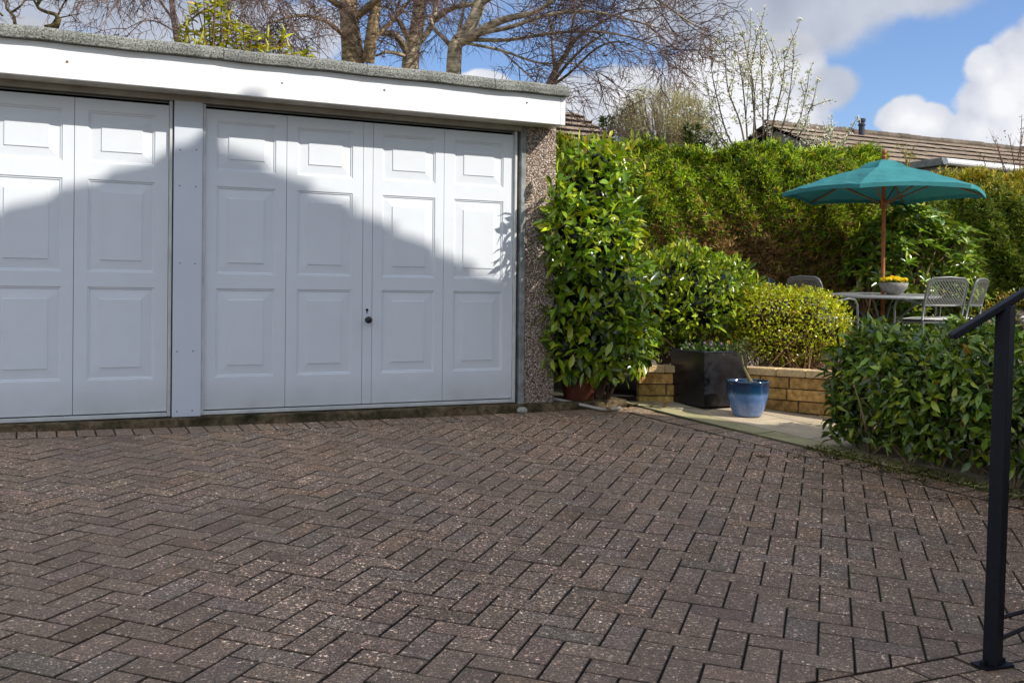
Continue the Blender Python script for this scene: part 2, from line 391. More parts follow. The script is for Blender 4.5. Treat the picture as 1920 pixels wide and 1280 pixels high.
    def mix(f, a, b):
        x = N.new('ShaderNodeMix'); x.data_type = 'RGBA'
        L.new(f, x.inputs[0])
        for i, q in ((6, a), (7, b)):
            if isinstance(q, tuple): x.inputs[i].default_value = (*q, 1)
            else: L.new(q, x.inputs[i])
        return x.outputs[2]
    skyc = vm('MULTIPLY', sky.outputs[0], (SKYK*.94, SKYK*1.02, SKYK*1.22)).outputs[0]
    # cloud shading: bright crests, blue grey hollows
    sh = N.new('ShaderNodeMapRange'); sh.inputs['From Min'].default_value = .34; sh.inputs['From Max'].default_value = .60
    L.new(ma('ADD', noise(D, 8, 7, .55, (0, 0, -.022)), ma('MULTIPLY', ma('SUBTRACT', tw, .5), .25)), sh.inputs['Value'])
    cw = mix(sh.outputs[0], (.54, .58, .68), (.97, .97, .99))
    sg = N.new('ShaderNodeMapRange'); sg.inputs['From Min'].default_value = .38; sg.inputs['From Max'].default_value = .66; L.new(noise(D, 7, 6, .5, (1, 2, 0)), sg.inputs['Value'])
    cg = mix(sg.outputs[0], (.40, .43, .50), (.70, .73, .80))
    c = mix(ma('MULTIPLY', db, .9), skyc, (1.42, 1.40, 1.36))
    c = mix(ma('MULTIPLY', dw, .96), c, cw)
    c = mix(ma('MULTIPLY', dg, .88), c, cg)
    L.new(c, bg.inputs['Color']); bg.inputs['Strength'].default_value = 1.0
SKYK = .135
build_world()

sl = bpy.data.lights.new('sun', 'SUN'); sl.energy = 5.0; sl.angle = R(.53); sl.color = (1, .945, .86)
so = bpy.data.objects.new('sun', sl); link(so); so.rotation_euler = Vector(SUN).to_track_quat('Z', 'Y').to_euler(); so.location = (6, -3, 12)

cam = bpy.data.cameras.new('camera'); co = bpy.data.objects.new('camera', cam); link(co)
cam.sensor_width = 36; cam.lens = 1900/1920*36; cam.clip_start = .05; cam.clip_end = 2000
cam.shift_y = -77.02/1920
pitch, roll = .004, .0096
co.matrix_world = (Matrix.Rotation(math.pi/2 - pitch, 4, 'X') @ Matrix.Rotation(roll, 4, 'Z'))
SC.camera = co
SC.view_settings.view_transform = 'Standard'; SC.view_settings.look = 'None'; SC.view_settings.exposure = 0
SC.render.engine = 'CYCLES'
try: SC.cycles.use_denoising = True
except Exception: pass
SC.cycles.max_bounces = 6; SC.cycles.transparent_max_bounces = 4

# ------------------------------------------------------------------ ground sheets
def st(o): o['kind'] = 'structure'; return o
g = MB(); S_ = 400
xs = [-S_, -60, -12, 12, 60, S_]; ys = [-S_, -60, -10, 30, 80, S_]
for i in range(5):
    for j in range(5):
        g.quad((xs[i], ys[j], -1.25), (xs[i+1], ys[j], -1.25), (xs[i+1], ys[j+1], -1.25), (xs[i], ys[j+1], -1.25))
st(g.build('ground', M['ground']))
g = MB(); X = np.linspace(-7, 3.6, 54); Y = np.linspace(-3, 8.6, 59)
for i in range(53):
    for j in range(58):
        q = [(X[i], Y[j]), (X[i+1], Y[j]), (X[i+1], Y[j+1]), (X[i], Y[j+1])]
        g.quad(*[(a, b, zg(a, b)-.0068) for a, b in q])
st(g.build('driveway_bed', M['bricksheet']))

# clipped pavers ------------------------------------------------------------------
def clip(poly, hp):
    """poly list of 2d pts ; keep n.p >= d"""
    nx, ny, d = hp; o = []
    for i in range(len(poly)):
        a = poly[i]; b = poly[(i+1) % len(poly)]
        da = a[0]*nx + a[1]*ny - d; db = b[0]*nx + b[1]*ny - d
        if da >= 0: o.append(a)
        if (da >= 0) != (db >= 0):
            t = da/(da-db); o.append((a[0]+(b[0]-a[0])*t, a[1]+(b[1]-a[1])*t))
    return o
def area(p): return .5*sum(p[i][0]*p[(i+1) % len(p)][1] - p[(i+1) % len(p)][0]*p[i][1] for i in range(len(p)))
def inset(p, d):
    n = len(p); o = []
    for i in range(n):
        a = np.array(p[i-1]); b = np.array(p[i]); c = np.array(p[(i+1) % n])
        e1 = b-a; e2 = c-b; l1 = np.hypot(*e1); l2 = np.hypot(*e2)
        if l1 < 1e-6 or l2 < 1e-6: continue
        n1 = np.array([-e1[1], e1[0]])/l1; n2 = np.array([-e2[1], e2[0]])/l2
        k = 1+n1@n2
        if k < .25: k = .25
        o.append(tuple(b+(n1+n2)*d/k))
    return o
def clean(p):
    o = []
    for q in p:
        if not o or math.hypot(q[0]-o[-1][0], q[1]-o[-1][1]) > .004: o.append(q)
    if len(o) > 1 and math.hypot(o[0][0]-o[-1][0], o[0][1]-o[-1][1]) <= .004: o.pop()
    return o
def paver(mb, poly, zf, gap, ch, top, depth, col, tilt=0):
    poly = clean(poly)
    if len(poly) < 3: return
    if area(poly) < 0: poly = poly[::-1]
    if area(poly) < .0008: return
    a = inset(poly, gap/2); b = inset(poly, gap/2+ch)
    if len(a) != len(b) or area(a) < .0004 or area(b) < .0002: return
    cx = sum(q[0] for q in poly)/len(poly); cy = sum(q[1] for q in poly)/len(poly)
    tx, ty = random.gauss(0, tilt), random.gauss(0, tilt)
    Z = lambda q: zf(*q) + top + (q[0]-cx)*tx + (q[1]-cy)*ty
    n = len(a); n0 = len(mb.v)
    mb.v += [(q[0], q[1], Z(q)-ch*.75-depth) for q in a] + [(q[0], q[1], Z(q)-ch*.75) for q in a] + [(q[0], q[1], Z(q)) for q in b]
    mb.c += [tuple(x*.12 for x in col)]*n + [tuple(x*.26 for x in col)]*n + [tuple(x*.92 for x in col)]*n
    for i in range(n):
        j = (i+1) % n
        mb.f.append((n0+i, n0+j, n0+n+j, n0+n+i)); mb.f.append((n0+n+i, n0+n+j, n0+2*n+j, n0+2*n+i))
    mb.f.append(tuple(n0+2*n+i for i in range(n)))

def hp_line(p, q, keep):      # half plane through p,q with keep point inside
    n = np.array([-(q[1]-p[1]), q[0]-p[0]]); n = n/np.hypot(*n); d = n@np.array(p)
    if n@np.array(keep) < d: n, d = -n, -d
    return (n[0], n[1], d)
def hp_off(h, d): return (h[0], h[1], h[2]+d)
INSIDE = (-.5, 4.5)
a0 = np.array([GX, GY]) + NRM*.075
HG = hp_line(tuple(a0), tuple(a0+DIRV), INSIDE)                 # garage sill
SL0, SL1 = (.905, 7.44), (1.85, 6.06)
HS = hp_line(SL0, SL1, INSIDE)                                   # path slab edge
HH = hp_line((1.85, 6.06), (2.62, 4.98), INSIDE)                 # hedge foot
B0, B1 = np.array([1.019, 2.817]), np.array([1.429, 3.025])
HB = hp_line(tuple(B0), tuple(B1), INSIDE)                       # step border by the railing
def pcol():
    k = random.gauss(1, .085); t = random.random()
    base = (.312, .238, .180) if t < .8 else ((.292, .236, .190) if t < .93 else (.325, .236, .166))
    return tuple(max(.05, c*k*random.gauss(1, .012)) for c in base)
pv = MB()
TH, U0, V0, SCL = -.30272, 1.12735, 3.67223, .99746*.1
ct, s_t = math.cos(TH), math.sin(TH)
def uv(u, v): return (U0 + SCL*(u*ct - v*s_t), V0 + SCL*(u*s_t + v*ct))
field = [hp_off(HG, .205), hp_off(HS, .205), hp_off(HH, .205), hp_off(HB, .0)]
for u in range(-62, 22):
    for v in range(-34, 46):
        # joints on the line u = k run for three units in four
        d = (-(u) - (v) - 1) % 4
        # cell classes along the herringbone
        dd = (u + v) % 4
        if dd == 2: poly = [uv(u, v), uv(u+2, v), uv(u+2, v+1), uv(u, v+1)]
        elif dd == 0: poly = [uv(u, v), uv(u+1, v), uv(u+1, v+2), uv(u, v+2)]
        else: continue
        c = (sum(p[0] for p in poly)/4, sum(p[1] for p in poly)/4)
        if not (-5.5 < c[0] < 3.0 and .9 < c[1] < 8): continue
        for h in field:
            poly = clip(poly, h)
            if len(poly) < 3: break
        else:
            paver(pv, poly, zg, random.uniform(.0045, .0068), .003, random.gauss(0, .0007), .012, pcol(), .004)
def course(o, dirx, inw, n0, n1, pitch, depth, hps=(), off=0.0):
    for k in range(n0, n1):
        a = o + dirx*(k*pitch) + inw*off; b = o + dirx*((k+1)*pitch) + inw*off
        poly = [tuple(a), tuple(b), tuple(b+inw*depth), tuple(a+inw*depth)]
        for h in hps:
            poly = clip(poly, h)
            if len(poly) < 3: break
        else: paver(pv, poly, zg, random.uniform(.0045, .0075), .003, random.gauss(0, .0007), .012, pcol(), .004)
course(a0, DIRV, NRM, -38, 32, .1005, .2, [HS])
ds = np.array(SL1)-np.array(SL0); ls = np.hypot(*ds); ds /= ls; ins = np.array(HS[:2])
course(np.array(SL0), ds, ins, 0, 18, .1005, .2, [HG, HH])
dh = np.array([2.62, 4.98])-np.array([1.85, 6.06]); dh /= np.hypot(*dh); inh = np.array(HH[:2])
course(np.array([1.85, 6.06]), dh, inh, -2, 40, .1005, .2, [HS])
db_ = (B1-B0)/np.hypot(*(B1-B0)); inb = -np.array(HB[:2])
for r_ in range(5):
    course(B0-db_*(2.5+.1*(r_ % 2)), db_, inb, 0, 26, .2005, .1, [], off=.1005*r_+.002)
driveway = tag(pv.build('driveway', M['paver'], cols=True), 'brown grey block paving drive laid in herringbone with soldier course edges', None, kind='structure')

# path of pale slabs beside the low wall
pm = MB()
WP = [(.955, 7.60), (1.60, 7.64), (2.85, 6.70)]                   # foot of the low wall
fr = np.array(SL0); nb = -ins
pl = [HS[0]*-1, HS[1]*-1, -HS[2]+.004]
W2 = hp_line(WP[1], WP[2], (1.5, 6.5)); W1 = hp_line(WP[0], WP[1], (1.2, 7.0))
for i in range(-1, 7):
    for j in range(0, 5):
        ofs = .0 if j % 2 == 0 else .27
        L0 = .58
        w0 = [0, .20, .62, 1.04, 1.46][j]; w1 = [.20, .62, 1.04, 1.46, 1.9][j]
        a = fr + ds*(i*L0+ofs) + nb*w0; b = fr + ds*((i+1)*L0+ofs) + nb*w0
        c = fr + ds*((i+1)*L0+ofs) + nb*w1; d = fr + ds*(i*L0+ofs) + nb*w1
        poly = [tuple(a), tuple(b), tuple(c), tuple(d)]
        for h in (tuple(pl), W2, W1):
            poly = clip(poly, h)
            if len(poly) < 3: break
        else:
            k = random.uniform(.92, 1.06); cc = (.60*k, .49*k, .34*k) if j else (.46*k, .41*k, .22*k)
            paver(pm, poly, zg, .007, .004, .010, .03, cc, .002)
st(pm.build('path', M['slab'], cols=True))
sm = MB()
for q in ([(.30, 7.22), (.93, 7.42), (1.02, 7.9), (.2, 7.7)],):
    sm.quad(*[(a, b, zg(a, b)+.012) for a, b in q])
st(sm.build('soil', M['soil']))
gm = MB(); X = np.linspace(-1, 12, 40); Y = np.linspace(6.2, 16, 40)
def zgr(x, y): return -.60 + .05*max(0, min(1, (9.2-y)/1.8)) - .05*max(0, min(1, (y-9.5)/2.5)) + .012*math.sin(x*2.1)*math.sin(y*1.7)
WIN = (hp_line(WP[1], WP[2], (3, 9)), hp_line(WP[0], WP[1], (1.2, 9)))
for i in range(39):
    for j in range(39):
        poly = [(X[i], Y[j]), (X[i+1], Y[j]), (X[i+1], Y[j+1]), (X[i], Y[j+1])]
        for h in (hp_off(WIN[0], .06), hp_off(WIN[1], .06)):
            poly = clip(poly, h)
            if len(poly) < 3: break
        else: gm.quad(*[(a, b, zgr(a, b)) for a, b in poly])
st(gm.build('gravel', M['gravel']))

# ------------------------------------------------------------------ garage
garage = empty('garage', (GX, GY, GZ), HEAD, 'flat roofed double garage with white panelled up and over doors and pebble dash corner', 'garage')
W_, H_ = 2.128, 1.895
b = MB(); b.box(2.192, 2.425, 0, .16, -.012, 1.945); b.box(2.265, 2.4245, .162, 5.0, -.05, 1.945)
b.build('wall', M['aggregate'], garage)
b = MB(); b.box(-2.55, -2.31, .0, 5, -.05, 1.945); b.box(-2.55, 2.26, 4.85, 5.0, -.05, 1.944)
b.build('wall', M['aggregate'], garage)
b = MB(); b.box(2.15, 2.190, -.004, .12, -.014, 1.943, bev=.004); b.build('corner_strip', M['cement'], garage)
b = MB(); b.box(-.168, -.002, .0, .14, -.004, 1.897, bev=.002)
pier = b.build('pier', M['pier'], garage)
for (x, z) in [(-.133, 1.602), (-.040, 1.608), (-.135, 1.387), (-.042, 1.385), (-.130, .922), (-.044, .920), (-.142, .39), (-.05, .392), (-.142, .03), (-.052, .032)]:
    q = MB(); q.lathe([(.0001, -.003), (.004, -.003), (.0045, .0), (.003, .002), (.0001, .0025)], 8)
    o = q.build('screw', M['steel'], pier); o.rotation_euler = (R(90), 0, 0); o.location = (x, -.002, z)
b = MB(); b.box(-2.55, 2.15, .0, .12, 1.897, 1.95); b.box(-2.55, 2.38, -.175, -.002, 1.931, 1.95)
b.build('lintel', M['lintel'], garage)
b = MB(); b.box(-2.6, 2.352, -.2, -.178, 1.926, 2.118, bev=.002); b.box(2.355, 2.39, -.199, .3, 1.926, 2.118, bev=.002)
b.box(2.37, 2.389, .302, 4.9, 1.93, 2.117)
fascia = b.build('fascia', M['fascia'], garage)
for (x, z, m, r) in [(-.766, 2.021, 'rust', .008), (.43, 2.022, 'gap', .005), (1.081, 2.043, 'steel', .008), (2.092, 2.054, 'gap', .006)]:
    q = MB(); q.lathe([(.0001, .005), (r*.8, .004), (r, .0), (r, -.004)], 12)
    o = q.build('bolt', M[m], fascia); o.rotation_euler = (R(90), 0, 0); o.location = (x, -.2, z)
# mineral felt roof with rolled edge, laid in lengths
b = MB()
seams = [-2.66, -1.66, -.79, .074, .951, 1.837, 2.405]
for i in range(len(seams)-1):
    x0, x1 = seams[i]+.0015, seams[i+1]-.0015
    n = 7
    for k in range(n):
        a0_, a1_ = x0+(x1-x0)*k/n, x0+(x1-x0)*(k+1)/n
        prof = [(-.225, 2.119), (-.241, 2.121), (-.247, 2.150), (-.243, 2.176), (-.225, 2.190), (-.10, 2.186), (.05, 2.150)]
        wob = lambda x: .003*math.sin(x*7.1+i)+.002*math.sin(x*19)
        for (ya, za), (yb, zb) in zip(prof, prof[1:]):
            b.quad((a0_, ya, za+wob(a0_)), (a1_, ya, za+wob(a1_)), (a1_, yb, zb+wob(a1_)), (a0_, yb, zb+wob(a0_)))
prof = [(-.225, 2.119), (-.241, 2.121), (-.247, 2.150), (-.243, 2.176), (-.225, 2.190), (-.10, 2.186), (.05, 2.150)]
b.quad(*[(2.4035, y, z) for y, z in prof])
b.quad((-2.66, .05, 2.149), (2.40, .05, 2.149), (2.40, 5.05, 2.12), (-2.66, 5.05, 2.12))
b.quad((2.4035, .05, 2.10), (2.4035, 5.05, 2.08), (2.4035, 5.05, 2.15), (2.4035, .05, 2.15))
b.quad((-2.66, -.224, 2.120), (2.40, -.224, 2.120), (2.40, 5.05, 2.120-.003), (-2.66, 5.05, 2.120-.003))
b.build('roof', M['felt'], garage)
b = MB()
n = 60
for k in range(n):
    xa, xb = -2.6+5.6*k/n, -2.6+5.6*(k+1)/n
    h = lambda x: -.004+.003*math.sin(x*5)+.002*math.sin(x*23)
    yf = lambda x: -.070+.006*math.sin(x*9)
    zb_ = -.11
    b.quad((xa, yf(xa), zb_), (xb, yf(xb), zb_), (xb, yf(xb)+.006, h(xb)-.008), (xa, yf(xa)+.006, h(xa)-.008))
    b.quad((xa, yf(xa)+.006, h(xa)-.008), (xb, yf(xb)+.006, h(xb)-.008), (xb, yf(xb)+.016, h(xb)-.003), (xa, yf(xa)+.016, h(xa)-.003))
    b.quad((xa, yf(xa)+.016, h(xa)-.003), (xb, yf(xb)+.016, h(xb)-.003), (xb, .14, -.002), (xa, .14, -.002))
b.build('sill', M['sill'], garage)
b = MB(); b.quad((-2.5, .10, 0), (2.2, .10, 0), (2.2, .10, 1.93), (-2.5, .10, 1.93)); b.build('shade_backing', M['gap'], garage)  # near-black sheet behind the doors; its colour stands in for shade in gaps

def ring(mb, r0, d0, r1, d1):
    (xa, xb, za, zb), (xc, xd, zc, zd) = r0, r1
    P = [(xa, d0, za), (xb, d0, za), (xb, d0, zb), (xa, d0, zb)]; Q = [(xc, d1, zc), (xd, d1, zc), (xd, d1, zd), (xc, d1, zd)]
    for i in range(4):
        j = (i+1) % 4; mb.quad(P[i], P[j], Q[j], Q[i])
def make_door(x_left, name_label):
    d = bpy.data.objects.new('garage_door', None); d.empty_display_size = .1; link(d, garage); d.location = (x_left, .035, 0)
    d['label'] = name_label
    b = MB()
    cols = [(.0195, .5165, .087, .450), (.5195, 1.0185, .588, .949), (1.0215, 1.0845, None, None), (1.0875, 1.5865, 1.151, 1.525), (1.5895, 2.1085, 1.662, 2.032)]
    rows = [(.227, .773), (.860, 1.400), (1.497, 1.800)]
    z0, z1 = .030, 1.868
    for (x0, x1, a, c) in cols:
        # panel leaf with folded edges
        b.quad((x0, 0, z0), (x0, .03, z0), (x0, .03, z1), (x0, 0, z1)); b.quad((x1, 0, z0), (x1, 0, z1), (x1, .03, z1), (x1, .03, z0))
        if a is None:
            b.quad((x0, 0, z0), (x1, 0, z0), (x1, 0, z1), (x0, 0, z1)); continue
        zs = [z0] + [q for r in rows for q in r] + [z1]
        xs = [x0, a, c, x1]
        for i in range(3):
            for j in range(7):
                if i == 1 and j in (1, 3, 5): continue
                b.quad((xs[i], 0, zs[j]), (xs[i+1], 0, zs[j]), (xs[i+1], 0, zs[j+1]), (xs[i], 0, zs[j+1]))
        for (ra, rb) in rows:
            steps = [(0, 0), (.004, .006), (.0105, .006), (.0145, .0115), (.070, .0065), (.0725, .0015)]
            rc = [((a+e, c-e, ra+e, rb-e), dd) for e, dd in steps]
            for (p0, d0), (p1, d1) in zip(rc, rc[1:]): ring(b, p0, d0, p1, d1)
            p, dd = rc[-1]; b.quad((p[0], dd, p[2]), (p[1], dd, p[2]), (p[1], dd, p[3]), (p[0], dd, p[3]))
    b.build('door_leaf', M['door'], d)
    f = MB(); f.box(.0, .017, -.022, .04, .0, 1.893, bev=.002); f.box(2.111, 2.128, -.022, .04, .0, 1.893, bev=.002)
    f.box(.0175, 2.1105, -.026, .04, .0, .023, bev=.003); f.box(.0175, 2.1105, .028, .04, 1.888, 1.8925)
    f.build('door_frame', M['frame'], d)
    k = MB(); k.lathe([(.0001, .052), (.010, .051), (.019, .044), (.0235, .034), (.022, .024), (.014, .016), (.010, .010), (.010, .003), (.017, .002), (.018, .0)], 20)
    h = k.build('door_knob', M['black'], d, smooth=True); h.rotation_euler = (R(90), 0, 0); h.location = (1.056, 0, .578)
    k = MB(); k.lathe([(.0001, .004), (.007, .004), (.009, .0)], 14); k.box(-.003, .003, -.022, -.004, 0, .003)
    h = k.build('keyhole', M['gap'], d); h.rotation_euler = (R(90), 0, 0); h.location = (1.053, 0, .643)
    return d
make_door(0, 'white garage door beside the pebble dash corner with round black knob')
make_door(-.17-2.128-.006, 'white garage door cut by the left edge of the photo')

# ------------------------------------------------------------------ the house behind the drive whose gable shades the garage
ax = np.array(gar(.030, -.03, 1.700)) + SUN*8.4
hs = empty('house', (ax[0], ax[1], -1.05), HEAD, 'rendered gabled house behind the photographer, throwing its pointed shadow on the garage doors', 'house')
AH = ax[2]+1.00; KL, KR, SLP, DEP = 2.5, 2.85, .432, 9.0
b = MB()
zl, zr = AH-SLP*KL-.12, AH-SLP*KR-.12
g0 = [(-KL+.25, 0, 0), (KR-.2, 0, 0), (KR-.2, 0, zr+.09), (0, 0, AH-.14), (-KL+.25, 0, zl+.1)]
g1 = [(x, y-DEP, z) for x, y, z in g0]
b.quad(*g0[::-1]); b.quad(*g1)
for i in range(5):
    j = (i+1) % 5
    if i in (2, 3): continue
    b.quad(g0[i], g0[j], g1[j], g1[i])
b.build('wall', M['render'], hs)
b = MB()
for sgn, K in ((-1, KL), (1, KR)):
    n = int(K/.27)
    for k in range(n):
        ka, kb = K*k/n, K*(k+1)/n+.04
        za, zb = AH-SLP*K*k/n - .034, AH-SLP*K*(k+1)/n - .04*SLP + .018
        for (y0, y1) in ((.06, -DEP-.06),):
            P = [(sgn*ka, y0, za), (sgn*kb, y0, zb), (sgn*kb, y1, zb), (sgn*ka, y1, za)]
            b.quad(*(P if sgn < 0 else P[::-1]), col=(.10, .075, .06))
            b.quad((sgn*kb, y0, zb), (sgn*kb, y0, zb-.045), (sgn*kb, y1, zb-.045), (sgn*kb, y1, zb), col=(.08, .06, .05))
            b.quad((sgn*ka, y0, za), (sgn*ka, y0, za-.09), (sgn*kb, y0, zb-.09), (sgn*kb, y0, zb), col=(.08, .06, .05))
b.box(-.06, .06, -DEP-.05, .05, AH-.08, AH+.05, col=(.1, .08, .07))
b.build('roof', M['tile'], hs, cols=True)
for (x, z, wx, wz) in [(-1.2, 1.0, .7, .65), (1.1, 1.0, .9, .65), (.4, 3.5, .7, .6)]:
    f = MB(); 
    for q in ((-wx, wx, -.02, .05, wz-.06, wz), (-wx, wx, -.02, .05, -wz, -wz+.06), (-wx, -wx+.06, -.02, .05, -wz+.061, wz-.061), (wx-.06, wx, -.02, .05, -wz+.061, wz-.061), (-.03, .03, -.02, .045, -wz+.061, wz-.061)):
        f.box(*q)
    fo = f.build('window', M['white'], hs); fo.location = (x, 0, z+.9)
    p = MB(); p.quad((-wx+.06, .012, -wz+.06), (wx-.06, .012, -wz+.06), (wx-.06, .012, wz-.06), (-wx+.06, .012, wz-.06)); p.build('pane', M['glass'], fo)

# ------------------------------------------------------------------ low wall, path things
lw = empty('low_wall', (1.60, 7.64, zg(1.6, 7.6)), 0, 'low ochre block wall with coping holding up the gravel bed behind the planter', 'wall')
def wall_run(p, q, endcap=False):
    p = np.array(p); q = np.array(q); L_ = np.hypot(*(q-p)); d = (q-p)/L_; nn = np.array([-d[1], d[0]])
    if nn[1] < 0: nn = -nn
    A = math.atan2(d[1], d[0])
    bl = MB(); cp = MB(); base = np.array([1.60, 7.64, zg(1.6, 7.6)])
    Mx = Matrix.Translation(Vector((p[0]-base[0], p[1]-base[1], 0))) @ Matrix.Rotation(A, 4, 'Z')
    zt = -.562-base[2]; hgt = .078
    for r_ in range(4):
        z1 = zt-.006-r_*(hgt+.008); z0 = z1-hgt
        x = -.09 if r_ % 2 else 0
        while x < L_:
            w_ = random.choice([.29, .30, .22, .29]); xa = max(x, 0); xb = min(x+w_, L_)
            if xb-xa > .03:
                j = random.uniform(-.006, .006); k = random.uniform(.66, 1.18)
                bl.box(xa+.004, xb-.004, j, .1, z0, z1, col=(.58*k, .36*k*random.uniform(.94, 1.06), .115*k), M=Mx, bev=.0045)
            x += w_+.002
    bl.box(.006, L_-.006, .018, .095, zt-.36, zt-.004, col=(.13, .11, .08), M=Mx)
    x = -.02
    while x < L_+.02:
        w_ = random.choice([.215, .22, .44]); xb = min(x+w_, L_+.02); k = random.uniform(.9, 1.08)
        if xb-x > .05: cp.box(x+.001, xb-.001, -.022, .12, zt, zt+.055, col=(.66*k, .47*k, .25*k), M=Mx, bev=.006)
        x += w_+.002
    return bl, cp
b1, c1 = wall_run(WP[0], WP[1]); b2, c2 = wall_run(WP[1], WP[2])
for bb, nm, mm in ((b1, 'wall', 'stone'), (b2, 'wall', 'stone'), (c1, 'coping', 'coping'), (c2, 'coping', 'coping')): bb.build(nm, M[mm], lw, cols=True)

# black planter
px, py = 1.47, 7.555
pz = zg(px, py)+.011
pa = empty('planter', (px, py, pz), R(28), 'square black glazed planter standing on the pale slabs', 'planter')
b = MB(); T = .205; Bt = .19; H0 = .405
def frust(mb, b0, t0, z0, z1, out=True):
    P = [(-b0, -b0, z0), (b0, -b0, z0), (b0, b0, z0), (-b0, b0, z0)]; Q = [(-t0, -t0, z1), (t0, -t0, z1), (t0, t0, z1), (-t0, t0, z1)]
    for i in range(4):
        j = (i+1) % 4; mb.quad(*((P[i], P[j], Q[j], Q[i]) if out else (P[j], P[i], Q[i], Q[j])))
frust(b, Bt-.006, Bt, 0, .01); frust(b, Bt, T-.004, .01, H0-.012); frust(b, T-.004, T, H0-.012, H0-.006); frust(b, T, T-.005, H0-.006, H0); frust(b, T-.005, T-.03, H0, H0-.001); frust(b, T-.03, T-.03, H0-.06, H0-.001, False)
b.quad((-Bt, -Bt, 0), (-Bt, Bt, 0), (Bt, Bt, 0), (Bt, -Bt, 0))
me = b.build('pot_body', M['black'], pa)
b = MB(); t = T-.031; b.quad((-t, -t, H0-.03), (t, -t, H0-.03), (t, t, H0-.03), (-t, t, H0-.03)); b.build('compost', M['soil'], pa)

# blue pot
bx, by = 1.665, 7.13; bz = zg(bx, by)+.011
bp_ = empty('glazed_pot', (bx, by, bz), 0, 'round blue glazed pot on the slabs in front of the black planter', 'pot')
b = MB(); b.lathe([(.001, 0), (.094, 0), (.100, .008), (.102, .016), (.122, .065), (.141, .14), (.149, .19), (.148, .222), (.150, .232), (.153, .240), (.151, .247), (.144, .249), (.138, .243), (.134, .22), (.13, .19)], 48)
b.build('pot_body', M['blueglaze'], bp_, smooth=True)
b = MB(); b.lathe([(.001, .20), (.132, .20)], 24); b.build('compost', M['soil'], bp_)

# terracotta pot under the laurel
tx, ty = .50, 7.42; tz = zg(tx, ty)+.012
t_ = empty('terracotta_pot', (tx, ty, tz), 0, 'dark terracotta pot half hidden under the tall laurel', 'pot')
b = MB(); b.lathe([(.001, 0), (.105, 0), (.15, .21), (.165, .21), (.17, .265), (.155, .268), (.148, .24), (.10, .22), (.001, .22)], 32); b.build('pot_body', M['terracotta'], t_, smooth=False)

# garden hose
hp = []
for (x, y) in [(.26, 7.30), (.36, 7.27), (.46, 7.235), (.56, 7.20), (.64, 7.165), (.71, 7.17), (.78, 7.25)]: hp.append((x, y, zg(x, y)+.05*max(0, (.65-x)/.4)+.016))
tag(MB().tube(hp, .011, 8).build('garden_hose', M['hose'], smooth=True), 'pale hose lying on the ground from the garage corner to the laurel', 'hose')

# ------------------------------------------------------------------ railing
ra = empty('railing', (1.383, 2.893, zg(1.383, 2.9)), R(0), 'black painted steel stair railing with square post at the right edge', 'railing')
PH = -.012 - zg(1.383, 2.9)
Mp = Matrix.Shear('XY', 4, (.026, .0)) @ Matrix.Rotation(R(42), 4, 'Z')
b = MB(); b.box(-.0205, .0205, -.0205, .0205, .006, PH, M=Mp, bev=.002); b.build('post', M['iron'], ra)
b = MB(); b.box(-.052, .052, -.030, .030, 0, .007, M=Matrix.Rotation(R(20), 4, 'Z'), bev=.001); bpl = b.build('base_plate', M['iron'], ra)
for q in (-.037, .040):
    k = MB(); k.lathe([(.0001, .012), (.006, .012), (.0075, .010), (.0075, 0)], 6)
    o = k.build('bolt', M['iron'], bpl); o.location = (q*math.cos(R(20)), q*math.sin(R(20)), .007)
b = MB(); Mr = Matrix.Translation((.03, 0, PH+.005)) @ Matrix.Rotation(R(-32), 4, 'Y')
b.box(-.185, 1.9, -.021, .021, -.008, .010, M=Mr, bev=.003); b.build('handrail', M['iron'], ra)
for (z, tilt) in ((.075, 20), (.135, 12)):
    b = MB(); pts = [(.015+.12*i, 0, z+.12*i*math.tan(R(tilt))+.010*math.sin(i*1.2)) for i in range(0, 12)]
    b.tube(pts, .006, 6); b.build('lower_rail', M['iron'], ra)

